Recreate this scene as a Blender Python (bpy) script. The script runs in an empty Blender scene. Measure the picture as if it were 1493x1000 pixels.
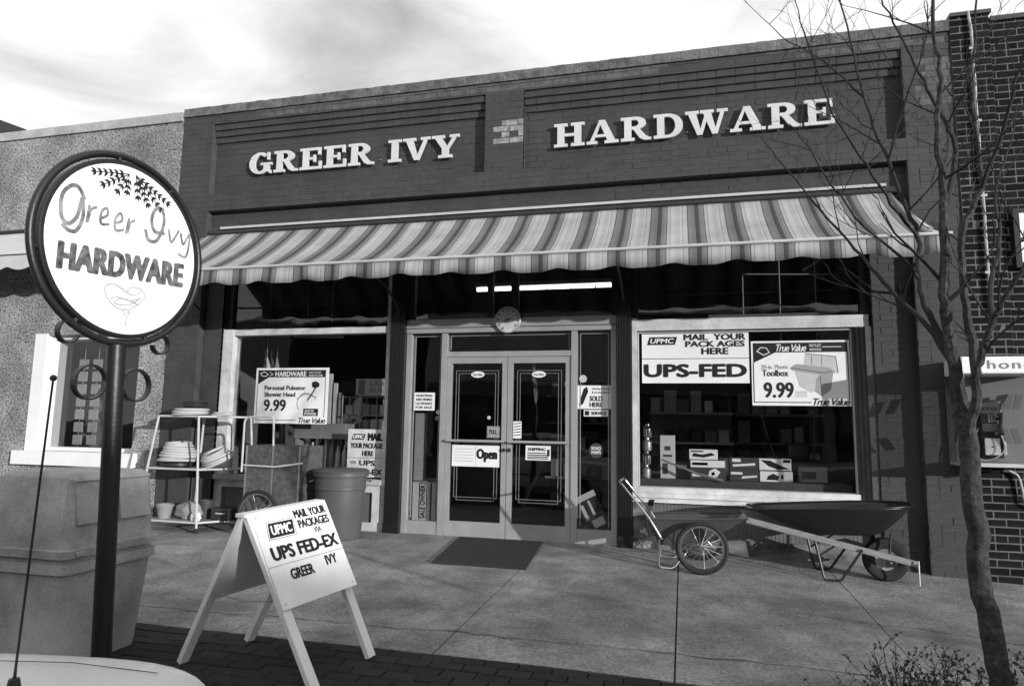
import bpy, bmesh, math, random
from mathutils import Vector, Matrix
random.seed(7)
R = math.radians
S = bpy.context.scene
COL = S.collection

# ------------------------------------------------------------------ camera, sky, sun, exposure
cam_d = bpy.data.cameras.new('camera')
cam = bpy.data.objects.new('camera', cam_d); COL.objects.link(cam)
CAMP = Vector((0, -7.845, 1.30))
yaw, pit, rol = R(-14.308), R(7.06), R(0.917)
fw = Vector((math.sin(yaw)*math.cos(pit), math.cos(yaw)*math.cos(pit), math.sin(pit)))
rt = Vector((math.cos(yaw), -math.sin(yaw), 0)); up = rt.cross(fw)
rt2 = math.cos(rol)*rt + math.sin(rol)*up; up2 = -math.sin(rol)*rt + math.cos(rol)*up
m = Matrix((rt2, up2, -fw)).transposed().to_4x4(); m.translation = CAMP
cam.matrix_world = m
cam_d.sensor_width = 36; cam_d.lens = 980.93/1493*36
cam_d.clip_start = 0.05; cam_d.clip_end = 2000
S.camera = cam

SUN_AZ, SUN_EL = 58.0, 9.3          # azimuth from the street-facing normal towards +X, elevation
sd = Vector((math.sin(R(SUN_AZ))*math.cos(R(SUN_EL)), -math.cos(R(SUN_AZ))*math.cos(R(SUN_EL)), math.sin(R(SUN_EL))))
sun_d = bpy.data.lights.new('sun', 'SUN'); sun_d.energy = 4.6; sun_d.angle = R(0.6); sun_d.color = (1, 1, 1)
sun = bpy.data.objects.new('sun', sun_d); COL.objects.link(sun)
sun.rotation_euler = sd.to_track_quat('Z', 'Y').to_euler(); sun.location = (20, -20, 12)

W = bpy.data.worlds.new('World'); S.world = W; W.use_nodes = True
nt = W.node_tree; nt.nodes.clear()
def N(t, **k):
    n = nt.nodes.new(t)
    for a, b in k.items(): setattr(n, a, b)
    return n
sky = N('ShaderNodeTexSky', sky_type='NISHITA', sun_disc=False)
sky.sun_elevation = R(SUN_EL); sky.sun_rotation = math.atan2(sd.x, sd.y)
bw = N('ShaderNodeRGBToBW'); nt.links.new(sky.outputs[0], bw.inputs[0])
tc = N('ShaderNodeTexCoord')
mp = N('ShaderNodeMapping'); mp.inputs['Scale'].default_value = (1.0, 1.0, 2.6); mp.inputs['Location'].default_value = (0.31, 0.15, 0.37)
nt.links.new(tc.outputs['Generated'], mp.inputs[0])
n1 = N('ShaderNodeTexNoise'); n1.inputs['Scale'].default_value = 2.2; n1.inputs['Detail'].default_value = 6; n1.inputs['Roughness'].default_value = .52
n1.inputs['Distortion'].default_value = .55
nt.links.new(mp.outputs[0], n1.inputs['Vector'])
cr = N('ShaderNodeValToRGB')
cr.color_ramp.elements[0].position = .22; cr.color_ramp.elements[0].color = (3.6, 3.6, 3.6, 1)
cr.color_ramp.elements[1].position = .53; cr.color_ramp.elements[1].color = (11.2, 11.2, 11.2, 1)
nt.links.new(n1.outputs[0], cr.inputs[0])
mx = N('ShaderNodeMixRGB'); mx.inputs[0].default_value = .9
nt.links.new(bw.outputs[0], mx.inputs[1]); nt.links.new(cr.outputs[0], mx.inputs[2])
bg = N('ShaderNodeBackground'); bg.inputs[1].default_value = .1
nt.links.new(mx.outputs[0], bg.inputs[0])
wo = N('ShaderNodeOutputWorld'); nt.links.new(bg.outputs[0], wo.inputs[0])
S.view_settings.view_transform = 'Standard'; S.view_settings.look = 'None'
S.view_settings.gamma = 1; S.view_settings.exposure = 0.0; S.view_settings.use_curve_mapping = False
S.render.engine = 'CYCLES'

# ------------------------------------------------------------------ materials
MATS = {}
def mat(name, v, rough=.75, var=.18, scale=6., bump=0., bscale=60., metal=0., spec=.35, fine=0., stain=0., aniso=None, coat=0.):
    if name in MATS: return MATS[name]
    M = bpy.data.materials.new(name); M.use_nodes = True; t = M.node_tree; L = t.links
    b = t.nodes['Principled BSDF']; b.inputs['Roughness'].default_value = rough; b.inputs['Metallic'].default_value = metal
    b.inputs['Specular IOR Level'].default_value = spec; b.inputs['Coat Weight'].default_value = coat
    co = t.nodes.new('ShaderNodeTexCoord'); vec = co.outputs['Object']
    if aniso:
        mpn = t.nodes.new('ShaderNodeMapping'); mpn.inputs['Scale'].default_value = aniso
        L.new(vec, mpn.inputs[0]); vec = mpn.outputs[0]
    n = t.nodes.new('ShaderNodeTexNoise'); n.inputs['Scale'].default_value = scale; n.inputs['Detail'].default_value = 8; n.inputs['Roughness'].default_value = .62
    L.new(vec, n.inputs['Vector'])
    mr = t.nodes.new('ShaderNodeMapRange'); mr.inputs['From Min'].default_value = .28; mr.inputs['From Max'].default_value = .72
    mr.inputs['To Min'].default_value = v*(1-var); mr.inputs['To Max'].default_value = v*(1+var)
    L.new(n.outputs[0], mr.inputs[0]); out = mr.outputs[0]
    if fine > 0:
        n2 = t.nodes.new('ShaderNodeTexNoise'); n2.inputs['Scale'].default_value = bscale; n2.inputs['Detail'].default_value = 3
        L.new(co.outputs['Object'], n2.inputs['Vector'])
        m2 = t.nodes.new('ShaderNodeMapRange'); m2.inputs['From Min'].default_value = .3; m2.inputs['From Max'].default_value = .7
        m2.inputs['To Min'].default_value = 1-fine; m2.inputs['To Max'].default_value = 1+fine
        L.new(n2.outputs[0], m2.inputs[0])
        mu = t.nodes.new('ShaderNodeMath'); mu.operation = 'MULTIPLY'; L.new(out, mu.inputs[0]); L.new(m2.outputs[0], mu.inputs[1]); out = mu.outputs[0]
    if stain > 0:
        n3 = t.nodes.new('ShaderNodeTexNoise'); n3.inputs['Scale'].default_value = .9; n3.inputs['Detail'].default_value = 10; n3.inputs['Roughness'].default_value = .7
        L.new(co.outputs['Object'], n3.inputs['Vector'])
        m3 = t.nodes.new('ShaderNodeMapRange'); m3.inputs['From Min'].default_value = .38; m3.inputs['From Max'].default_value = .6
        m3.inputs['To Min'].default_value = 1-stain; m3.inputs['To Max'].default_value = 1.
        L.new(n3.outputs[0], m3.inputs[0])
        mu = t.nodes.new('ShaderNodeMath'); mu.operation = 'MULTIPLY'; L.new(out, mu.inputs[0]); L.new(m3.outputs[0], mu.inputs[1]); out = mu.outputs[0]
    L.new(out, b.inputs['Base Color'])
    if bump > 0:
        nb = t.nodes.new('ShaderNodeTexNoise'); nb.inputs['Scale'].default_value = bscale; nb.inputs['Detail'].default_value = 5
        L.new(co.outputs['Object'], nb.inputs['Vector'])
        bp = t.nodes.new('ShaderNodeBump'); bp.inputs['Strength'].default_value = bump; bp.inputs['Distance'].default_value = .01
        L.new(nb.outputs[0], bp.inputs['Height']); L.new(bp.outputs[0], b.inputs['Normal'])
    MATS[name] = M
    return M

def emis(name, v, strength):
    M = bpy.data.materials.new(name); M.use_nodes = True
    b = M.node_tree.nodes['Principled BSDF']; b.inputs['Base Color'].default_value = (v, v, v, 1)
    b.inputs['Emission Color'].default_value = (1, 1, 1, 1); b.inputs['Emission Strength'].default_value = strength
    return M

def glass(name, tint=.8, refl=1.0, ior=1.5):
    M = bpy.data.materials.new(name); M.use_nodes = True; t = M.node_tree; t.nodes.clear(); L = t.links
    tr = t.nodes.new('ShaderNodeBsdfTransparent'); tr.inputs[0].default_value = (tint, tint, tint, 1)
    gl = t.nodes.new('ShaderNodeBsdfGlossy'); gl.inputs['Roughness'].default_value = .015; gl.inputs[0].default_value = (refl, refl, refl, 1)
    co = t.nodes.new('ShaderNodeTexCoord'); n = t.nodes.new('ShaderNodeTexNoise'); n.inputs['Scale'].default_value = 1.6
    L.new(co.outputs['Object'], n.inputs['Vector'])
    bp = t.nodes.new('ShaderNodeBump'); bp.inputs['Strength'].default_value = .12; bp.inputs['Distance'].default_value = .02
    L.new(n.outputs[0], bp.inputs['Height']); L.new(bp.outputs[0], gl.inputs['Normal'])
    fr = t.nodes.new('ShaderNodeLayerWeight'); fr.inputs[0].default_value = .5
    pw = t.nodes.new('ShaderNodeMath'); pw.operation = 'POWER'; pw.inputs[1].default_value = 5; L.new(fr.outputs['Facing'], pw.inputs[0])
    ma = t.nodes.new('ShaderNodeMath'); ma.operation = 'MULTIPLY_ADD'; ma.inputs[1].default_value = .96; ma.inputs[2].default_value = .04; L.new(pw.outputs[0], ma.inputs[0])
    mxs = t.nodes.new('ShaderNodeMixShader'); L.new(ma.outputs[0], mxs.inputs[0]); L.new(tr.outputs[0], mxs.inputs[1]); L.new(gl.outputs[0], mxs.inputs[2])
    o = t.nodes.new('ShaderNodeOutputMaterial'); L.new(mxs.outputs[0], o.inputs[0])
    return M

paint = mat('painted_brick', .054, .72, .2, 5, .35, 90, fine=.16, stain=.22)
paint_old = mat('weathered_painted_brick', .092, .8, .5, 9, .5, 70, fine=.22)
bare_brick = mat('flaked_pale_brick', .26, .85, .6, 14, .5, 80, fine=.2)
mortar_p = mat('painted_mortar', .056, .8, .2, 8, .4, 120)
dk_brick = mat('dark_brick', .014, .85, .4, 3, .4, 80, fine=.25, spec=.08)
dk_brick2 = mat('dark_brick_clinker', .009, .85, .4, 3, .4, 80, fine=.25, spec=.08)
lt_mortar = mat('light_mortar', .15, .9, .35, 6, .4, 120, stain=.3)
stucco = mat('pebbledash_render', .30, .95, .22, 2.5, .9, 34, fine=.75, stain=.45)
stucco_cap = mat('render_coping', .42, .9, .2, 4, .6, 60, fine=.3, stain=.3)
white = mat('white_paint', .80, .55, .06, 4, .15, 40)
white_old = mat('worn_white_paint', .62, .7, .22, 6, .4, 40, stain=.25)
offwhite = mat('offwhite_frame', .46, .6, .15, 4, .2, 40)
alu = mat('brushed_aluminium', .36, .45, .12, 5, .1, 200, metal=.25, spec=.5)
dark_frame = mat('dark_painted_frame', .03, .5, .2, 6, .2, 40)
shaded_reveal = mat('recess_shaded_fluted_frame', .07, .6, .2, 8, .2, 40)  # shade of the recessed jamb is put into this dark base colour
black = mat('black_paint', .012, .4, .2, 6, .1, 60, spec=.5)
ink = mat('black_ink', .012, .6, .1, 6)
ink_grey = mat('grey_ink', .18, .6, .1, 6)
ink_mid = mat('mid_grey_ink', .32, .6, .1, 6)
ink_faint = mat('faint_grey_ink', .5, .6, .1, 6)
ink_worn = mat('flaking_black_paint', .10, .7, 1., 26, .2, 60)
concrete = mat('sidewalk_concrete', .275, .9, .38, 2.6, .6, 48, fine=.34, stain=.45)
concrete_d = mat('joint_dirt', .035, .95, .3, 10)
paver_m = mat('dark_paver', .024, .85, .3, 5, .5, 90, fine=.2)
paver_m2 = mat('darker_paver', .017, .85, .3, 5, .5, 90, fine=.2)
asphalt = mat('asphalt', .05, .9, .25, 3, .6, 110, fine=.3)
rubber = mat('black_rubber', .016, .7, .2, 20, .2, 90)
mat_rub = mat('ribbed_rubber', .030, .85, .25, 20, .5, 160)
steel = mat('galvanised_steel', .5, .35, .12, 20, .1, 60, metal=.8)
chrome = mat('chrome_tube', .75, .18, .05, 10, 0, 60, metal=1)
darksteel = mat('dark_green_enamel', .010, .3, .15, 8, .05, 60, spec=.5)
greysteel = mat('grey_enamel', .06, .35, .15, 8, .05, 60, spec=.5)
wood = mat('weathered_wood', .2, .7, .3, 4, .3, 80, aniso=(2, 12, 12))
wood_w = mat('white_painted_wood', .78, .5, .08, 5, .25, 50)
plastic_bin = mat('grey_fibreglass', .46, .6, .3, 2.2, .3, 90, fine=.14, stain=.42)
plastic_bin2 = mat('grey_fibreglass_dark', .42, .6, .35, 2.6, .3, 90, fine=.14, stain=.45)
plastic_can = mat('grey_can_plastic', .08, .45, .12, 5, .1, 80)
bark = mat('grey_bark', .04, .9, .55, 10, 1., 38, fine=.5)
twig_m = mat('twig_bark', .022, .8, .3, 14)
leaf_m = mat('dry_shrub_leaf', .045, .7, .4, 10)
soil = mat('planting_soil', .03, .95, .4, 9, .8, 50)
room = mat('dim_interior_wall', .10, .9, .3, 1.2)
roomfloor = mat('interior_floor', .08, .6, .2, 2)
paint_car = mat('pale_car_paint', .72, .32, .05, 2, 0, 60, spec=.5, coat=.4, stain=.12)
paint_car2 = mat('dark_car_paint', .30, .25, .05, 2, 0, 60, spec=.5, coat=.6)
hose_m = mat('pale_hose', .42, .5, .1, 10)
hose_d = mat('dark_hose', .03, .4, .1, 10)
board_m = mat('chipboard', .075, .8, .5, 22, .2, 60, fine=.3)
bead_m = mat('beadboard_paint', .13, .6, .15, 6, .1, 60)
card_l = mat('pale_cardboard', .50, .7, .15, 6)
card_m = mat('grey_cardboard', .22, .7, .15, 6)
card_d = mat('dark_cardboard', .05, .6, .15, 6)
G_win = glass('window_glass', .93, 1.0)
G_door = glass('door_glass', .78, 1.0)
G_car = glass('car_glass', .35, 1.0)
G_booth = glass('booth_acrylic', .75, .6)
tube_lit = emis('lit_fluorescent_tube', .9, 5.0)

# ------------------------------------------------------------------ mesh helpers
def NB(): return bmesh.new()
def box(bm, x0, x1, y0, y1, z0, z1, mtx=None):
    vs = [bm.verts.new((x, y, z)) for x in (x0, x1) for y in (y0, y1) for z in (z0, z1)]
    if mtx is not None:
        for v in vs: v.co = mtx @ v.co
    for f in ((0, 1, 3, 2), (4, 6, 7, 5), (0, 4, 5, 1), (2, 3, 7, 6), (0, 2, 6, 4), (1, 5, 7, 3)):
        bm.faces.new([vs[i] for i in f])
    return vs
def bevelbox(bm, x0, x1, y0, y1, z0, z1, w=.01, seg=2, mtx=None):
    b2 = NB(); box(b2, x0, x1, y0, y1, z0, z1)
    bmesh.ops.bevel(b2, geom=b2.edges[:], offset=w, segments=seg, affect='EDGES', profile=.5)
    merge(bm, b2, mtx)
def merge(bm, b2, mtx=None):
    if mtx is not None: b2.transform(mtx)
    me = bpy.data.meshes.new('tmp'); b2.to_mesh(me); b2.free(); bm.from_mesh(me); bpy.data.meshes.remove(me)
def frame_at(a, b):
    d = (b-a).normalized(); h = Vector((0, 0, 1)) if abs(d.z) < .95 else Vector((1, 0, 0))
    u = d.cross(h).normalized(); v = u.cross(d).normalized()
    return u, v
def tube(bm, pts, rad, seg=8, caps=True, closed=False):
    pts = [Vector(p) for p in pts]; n = len(pts)
    if not hasattr(rad, '__len__'): rad = [rad]*n
    rings = []; pu = None
    for i in range(n):
        if closed: a, b = pts[(i-1) % n], pts[(i+1) % n]
        else: a, b = pts[max(0, i-1)], pts[min(n-1, i+1)]
        d = (b-a).normalized()
        if pu is None: u, v = frame_at(a, b)
        else:
            u = (pu-d*pu.dot(d))
            if u.length < 1e-5: u, v = frame_at(a, b)
            u.normalize(); v = u.cross(d).normalized()
        pu = u
        rings.append([bm.verts.new(pts[i]+rad[i]*(math.cos(2*math.pi*k/seg)*u+math.sin(2*math.pi*k/seg)*v)) for k in range(seg)])
    for i in range(n if closed else n-1):
        A, B = rings[i], rings[(i+1) % n]
        if closed and i == n-1:
            off = min(range(seg), key=lambda o: (A[0].co-B[o].co).length)
            B = B[off:]+B[:off]
        for k in range(seg):
            try: bm.faces.new((A[k], A[(k+1) % seg], B[(k+1) % seg], B[k]))
            except ValueError: pass
    if caps and not closed:
        bm.faces.new(rings[0][::-1]); bm.faces.new(rings[-1])
def cyl(bm, p0, p1, r0, r1=None, seg=16): tube(bm, [p0, p1], [r0, r0 if r1 is None else r1], seg)
def lathe(bm, prof, seg=24, mtx=None, close=False):
    b2 = NB(); rings = []
    for r, z in prof: rings.append([b2.verts.new((r*math.cos(2*math.pi*k/seg), r*math.sin(2*math.pi*k/seg), z)) for k in range(seg)])
    for A, B in zip(rings, rings[1:]+([rings[0]] if close else [])):
        for k in range(seg): b2.faces.new((A[k], A[(k+1) % seg], B[(k+1) % seg], B[k]))
    if not close:
        if prof[0][0] > 1e-4: b2.faces.new(rings[0][::-1])
        if prof[-1][0] > 1e-4: b2.faces.new(rings[-1])
    bmesh.ops.remove_doubles(b2, verts=b2.verts[:], dist=1e-6)
    merge(bm, b2, mtx)
def torus(bm, Rr, r, seg=28, s2=8, mtx=None, zs=1.):
    lathe(bm, [(Rr+r*math.cos(2*math.pi*k/s2), r*zs*math.sin(2*math.pi*k/s2)) for k in range(s2)], seg, mtx, True)
def prism(bm, poly, d0, d1, mtx=None):
    """poly in (a,b) -> local (a,b,d)"""
    b2 = NB()
    A = [b2.verts.new((p[0], p[1], d0)) for p in poly]; B = [b2.verts.new((p[0], p[1], d1)) for p in poly]
    b2.faces.new(A[::-1]); b2.faces.new(B); n = len(poly)
    for i in range(n): b2.faces.new((A[i], A[(i+1) % n], B[(i+1) % n], B[i]))
    merge(bm, b2, mtx)
WM = {}
def obj(name, bm, mt, parent=None, smooth=False, local=False, bev=None):
    bmesh.ops.recalc_face_normals(bm, faces=bm.faces[:])
    if parent is not None and not local: bm.transform(WM[parent.name].inverted())
    if smooth:
        for f in bm.faces: f.smooth = True
    me = bpy.data.meshes.new(name); bm.to_mesh(me); bm.free()
    if isinstance(mt, (list, tuple)):
        for q in mt: me.materials.append(q)
    else: me.materials.append(mt)
    o = bpy.data.objects.new(name, me); COL.objects.link(o)
    if smooth:
        try: me.set_sharp_from_angle(angle=R(38))
        except Exception: pass
    if parent is not None: o.parent = parent
    WM[o.name] = WM[parent.name].copy() if parent is not None else Matrix.Identity(4)
    return o
def tag(o, label, cat, group=None, kind=None):
    if label: o['label'] = label
    if cat: o['category'] = cat
    if group: o['group'] = group
    if kind: o['kind'] = kind
    return o
def thing(name, label, cat, loc=(0, 0, 0), rz=0, group=None, kind=None, mtx=None):
    o = bpy.data.objects.new(name, None); COL.objects.link(o); o.empty_display_size = .1
    M4 = mtx if mtx is not None else Matrix.Translation(loc) @ Matrix.Rotation(rz, 4, 'Z')
    o.matrix_world = M4; WM[o.name] = M4.copy()
    return tag(o, label, cat, group, kind)
def struct(name, bm, mt, parent=None, smooth=False):
    o = obj(name, bm, mt, parent, smooth); o['kind'] = 'structure'; return o
def centre_origin(o):
    """shift a top-level mesh's origin to its base centre"""
    vs = o.data.vertices
    xs = [v.co.x for v in vs]; ys = [v.co.y for v in vs]; zs = [v.co.z for v in vs]
    c = Vector(((min(xs)+max(xs))/2, (min(ys)+max(ys))/2, min(zs)))
    o.data.transform(Matrix.Translation(-c)); o.location = c; WM[o.name] = Matrix.Translation(c)
    return o
def gz(x, y):
    t = x+.5; s = .3*math.log(1+math.exp(max(-30, min(30, t/.3))))
    return .025*y-.03*s

# ------------------------------------------------------------------ lettering
def text_bm(body, bold=0., shear=0., spacing=1.):
    cu = bpy.data.curves.new('lettering', 'FONT'); cu.body = body; cu.size = 1; cu.resolution_u = 3
    cu.offset = bold; cu.shear = shear; cu.space_character = spacing; cu.fill_mode = 'FRONT'
    o = bpy.data.objects.new('lettering_tmp', cu)
    me = o.to_mesh(); bm = NB(); bm.from_mesh(me); o.to_mesh_clear()
    bpy.data.objects.remove(o); bpy.data.curves.remove(cu)
    return bm
class Frame:
    """a flat face: origin at lower-left, u to the right, v up, n outwards"""
    def __init__(s, o, u, v, w, h):
        s.o = Vector(o); s.u = Vector(u).normalized(); s.v = Vector(v).normalized(); s.w = w; s.h = h
        s.n = s.u.cross(s.v).normalized()
        s.m = Matrix((s.u, s.v, s.n)).transposed().to_4x4(); s.m.translation = s.o
    def sheet(s, name, mt, parent, th=.004, back=0.):
        bm = NB(); box(bm, 0, s.w, 0, s.h, -th-back, -back, s.m); return obj(name, bm, mt, parent)
    def poly(s, bm, pts, off=.0015):
        b2 = NB(); f = b2.faces.new([b2.verts.new((a*s.w, b*s.h, off)) for a, b in pts]); merge(bm, b2, s.m)
    def rect(s, bm, a0, b0, a1, b1, off=.0015): s.poly(bm, [(a0, b0), (a1, b0), (a1, b1), (a0, b1)], off)
    def line(s, bm, pts, wd, off=.0015):
        P = [Vector((a*s.w, b*s.h, off)) for a, b in pts]
        for i in range(len(P)-1):
            d = (P[i+1]-P[i])
            if d.length < 1e-6: continue
            d.normalize(); q = Vector((-d.y, d.x, 0))*wd/2; e = d*wd*.25; z = Vector((0, 0, .00006*(i % 7)))
            b2 = NB(); b2.faces.new([b2.verts.new(t+z) for t in (P[i]-e-q, P[i+1]+e-q, P[i+1]+e+q, P[i]-e+q)]); merge(bm, b2, s.m)
    def text(s, bm, body, a0, b0, a1, b1, bold=.0, shear=0., spacing=1., off=.003, rise=0.):
        b2 = text_bm(body, 0, shear, spacing)
        if not b2.verts: b2.free(); return
        xs = [v.co.x for v in b2.verts]; ys = [v.co.y for v in b2.verts]
        x0, x1, y0, y1 = min(xs), max(xs), min(ys), max(ys)
        me = bpy.data.meshes.new('tmp'); b2.to_mesh(me); b2.free()
        hh = (b1-b0)*s.h; g = bold*.62*hh/(y1-y0); gy = g*.55
        W_, H_ = (a1-a0)*s.w-2*g, hh-2*gy
        sh = [(0, 0)] if bold <= 0 else [(math.cos(R(30*q)), math.sin(R(30*q))) for q in range(12)]+[(0, 0)]
        for k, (dx, dy) in enumerate(sh):
            c2 = NB(); c2.from_mesh(me)
            for v in c2.verts:
                p = (v.co.x-x0)/(x1-x0)
                v.co = Vector((a0*s.w+g*(1+dx)+p*W_, b0*s.h+gy*(1+dy)+(v.co.y-y0)/(y1-y0)*H_+p*rise*s.h, off+.00005*k))
            merge(bm, c2, s.m)
        bpy.data.meshes.remove(me)

def slab_letter(ch):
    """slab-serif capital as pieces: ('p',poly) on a cap height of 1; returns pieces, width"""
    P = []
    def r(x0, y0, x1, y1): P.append([(x0, y0), (x1, y0), (x1, y1), (x0, y1)])
    def arc(cx, cy, ro, so, ri, si, a0, a1, n=14):
        for i in range(n):
            t0, t1 = R(a0+(a1-a0)*i/n), R(a0+(a1-a0)*(i+1)/n)
            P.append([(cx+ri*math.cos(t0), cy+si*math.sin(t0)), (cx+ro*math.cos(t0), cy+so*math.sin(t0)),
                      (cx+ro*math.cos(t1), cy+so*math.sin(t1)), (cx+ri*math.cos(t1), cy+si*math.sin(t1))])
    s = .125
    if ch == 'H':
        for x in (.14, .76): r(x, s, x+.25, 1-s); r(x-.12, 0, x+.37, s); r(x-.12, 1-s, x+.37, 1)
        r(.39, .44, .76, .56); return P, 1.15
    if ch == 'I': r(.14, s, .40, 1-s); r(.01, 0, .53, s); r(.01, 1-s, .53, 1); return P, .54
    if ch == 'E':
        r(.14, s, .39, 1-s); r(.02, 0, .95, s); r(.02, 1-s, .90, 1); r(.79, .66, .90, 1-s); r(.84, s, .95, .36)
        r(.39, .45, .60, .56); r(.60, .34, .69, .67); return P, .97
    if ch in 'RD':
        r(.14, s, .39, 1-s); r(.02, 0, .50, s); r(.02, 1-s, .50, 1)
        if ch == 'D': arc(.50, .5, .52, .5, .26, .375, -90, 90, 18); return P, 1.04
        arc(.50, .735, .40, .265, .14, .14, -90, 90); r(.39, .47, .50, .595)
        P.append([(.46, .47), (.66, .52), (.90, .18), (.68, .10)]); P.append([(.68, .10), (.90, .18), (1.0, .11), (.84, 0)])
        P.append([(.84, 0), (1.0, .11), (1.08, .11), (1.08, 0)]); return P, 1.08
    if ch == 'G':
        arc(.50, .5, .49, .51, .23, .385, 48, 330, 24); r(.66, .08, .91, .40); r(.52, .40, 1.02, .51); r(.80, .64, .90, .99)
        r(.91, 0, .99, .14); return P, 1.03
    if ch == 'V':
        P.append([(.12, 1-s), (.40, 1-s), (.64, 0), (.46, 0)]); P.append([(.50, 0), (.64, 0), (.95, 1-s), (.81, 1-s)])
        r(0, 1-s, .50, 1); r(.70, 1-s, 1.08, 1); return P, 1.08
    if ch == 'Y':
        P.append([(.12, 1-s), (.40, 1-s), (.66, .40), (.40, .40)]); P.append([(.54, .40), (.66, .40), (.94, 1-s), (.80, 1-s)])
        r(.40, s, .66, .40); r(.26, 0, .80, s); r(0, 1-s, .49, 1); r(.69, 1-s, 1.06, 1); return P, 1.06
    if ch == 'A':
        P.append([(.12, s), (.25, s), (.55, 1), (.46, 1)]); P.append([(.42, 1), (.66, 1), (1.02, s), (.74, s)])
        r(.27, .28, .76, .39); r(0, 0, .38, s); r(.64, 0, 1.14, s); return P, 1.14
    if ch == 'W':
        for o in (0, .50):
            P.append([(.10+o, 1-s), (.37+o, 1-s), (.56+o, 0), (.40+o, 0)]); P.append([(.44+o, 0), (.56+o, 0), (.80+o, 1-s), (.67+o, 1-s)])
        r(0, 1-s, .46, 1); r(.50, 1-s, .96, 1); r(1.06, 1-s, 1.42, 1); return P, 1.42

def sign_word(name, word, x0, x1, z0, z1, y, label):
    t = thing(name, label, 'lettering', ((x0+x1)/2, y, z0))
    L = [slab_letter(c) if c != ' ' else (None, .45) for c in word]
    tot = sum(w for _, w in L)+.06*(len(L)-1); k = (x1-x0)/tot; x = 0
    for c, (P, w) in zip(word, L):
        if P:
            bm = NB()
            for i, p in enumerate(P):
                a = 0
                for j in range(len(p)): a += p[j][0]*p[(j+1) % len(p)][1]-p[(j+1) % len(p)][0]*p[j][1]
                if a < 0: p = p[::-1]
                mtx = Matrix(((k, 0, 0, x0+x*k), (0, 0, -1, y), (0, z1-z0, 0, z0), (0, 0, 0, 1)))
                prism(bm, p, -.001, .026+.00025*(i % 9), mtx)
            obj('letter', bm, letter_white, t)
        x += w+.06
    # stand-off pins back to the brickwork
    n = 7
    for i in range(n):
        bm = NB(); cyl(bm, (x0+(x1-x0)*(i+.5)/n, y, z0+.06), (x0+(x1-x0)*(i+.5)/n, -.098, z0+.06), .006, seg=6); obj('mounting_pin', bm, steel, t)
    return t
letter_white = mat('sign_letter_white', .58, .5, .1, 4, .15, 40)

# ------------------------------------------------------------------ bricks
def brick_objects(parent, bricks, mts, nmax=300, name='brick', depth=.05):
    """bricks: (x0,x1,z0,z1,yfront,mat index). nearest nmax become objects, the rest one stuff part"""
    bricks = sorted(bricks, key=lambda b: (Vector(((b[0]+b[1])/2, b[4], (b[2]+b[3])/2))-CAMP).length)
    base = []
    for mi, mt in enumerate(mts):
        bm = NB(); rings = []
        for sx, sz, yy in ((.485, .455, 0), (.5, .5, .004), (.5, .5, depth)):
            rings.append([bm.verts.new((p*sx, yy, q*sz)) for p, q in ((-1, -1), (1, -1), (1, 1), (-1, 1))])
        bm.faces.new(rings[0]); bm.faces.new(rings[2][::-1])
        for A, B in zip(rings, rings[1:]):
            for k in range(4): bm.faces.new((A[k], A[(k+1) % 4], B[(k+1) % 4], B[k]))
        bmesh.ops.recalc_face_normals(bm, faces=bm.faces[:])
        me = bpy.data.meshes.new(name); bm.to_mesh(me); bm.free(); me.materials.append(mt); base.append(me)
    iv = WM[parent.name].inverted()
    for b in bricks[:nmax]:
        o = bpy.data.objects.new(name, base[b[5]]); COL.objects.link(o); o.parent = parent
        jy = random.uniform(-.0025, .002)
        o.location = iv @ Vector(((b[0]+b[1])/2, b[4]+jy, (b[2]+b[3])/2)); o.scale = (b[1]-b[0], 1, b[3]-b[2])
        o.rotation_euler = (random.gauss(0, .006), random.gauss(0, .003), random.gauss(0, .006))
    rest = bricks[nmax:]
    if rest:
        bm = NB(); idx = {}
        for b in rest:
            j = random.uniform(-.0025, .002); n0 = len(bm.faces)
            e = random.uniform(-.0015, .0015)
            box(bm, b[0], b[1], b[4]+j, b[4]+depth, b[2]+e, b[3]+e)
            bm.faces.ensure_lookup_table()
            for f in bm.faces[n0:]: f.material_index = b[5]
        o = obj('far_bricks', bm, mts, parent); o['kind'] = 'stuff'
def field(x0, x1, z0, z1, y, ch=.0762, bw_=.213, joint=.010, pick=None, z_org=-.2, x_org=0., header=6):
    out = []
    k0 = int(math.floor((z0-z_org)/ch)); k = k0
    while z_org+k*ch < z1-.012:
        za, zb = max(z0, z_org+k*ch+joint/2), min(z1, z_org+(k+1)*ch-joint/2)
        if zb-za > .012:
            w = bw_/2 if (header and k % header == 0) else bw_
            off = x_org+(w/2 if k % 2 else 0)
            i = int(math.floor((x0-off)/w))
            while off+i*w < x1:
                xa, xb = max(x0, off+i*w+joint/2), min(x1, off+(i+1)*w-joint/2)
                if xb-xa > .015: out.append((xa, xb, za, zb, y, pick(xa, za) if pick else 0))
                i += 1
        k += 1
    return out

# ================================================================== THE SETTING
# street, kerb, paver strip, sidewalk slabs
bm = NB(); vs = [bm.verts.new(p) for p in ((-400, -400, -.30), (400, -400, -.30), (400, -5.36, -.30), (-400, -5.36, -.30))]; bm.faces.new(vs)
struct('street', bm, asphalt)
bm = NB(); vs = [bm.verts.new(p) for p in ((-400, 3, -.5), (400, 3, -.5), (400, 400, -.5), (-400, 400, -.5))]; bm.faces.new(vs)
struct('ground', bm, soil)

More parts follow.
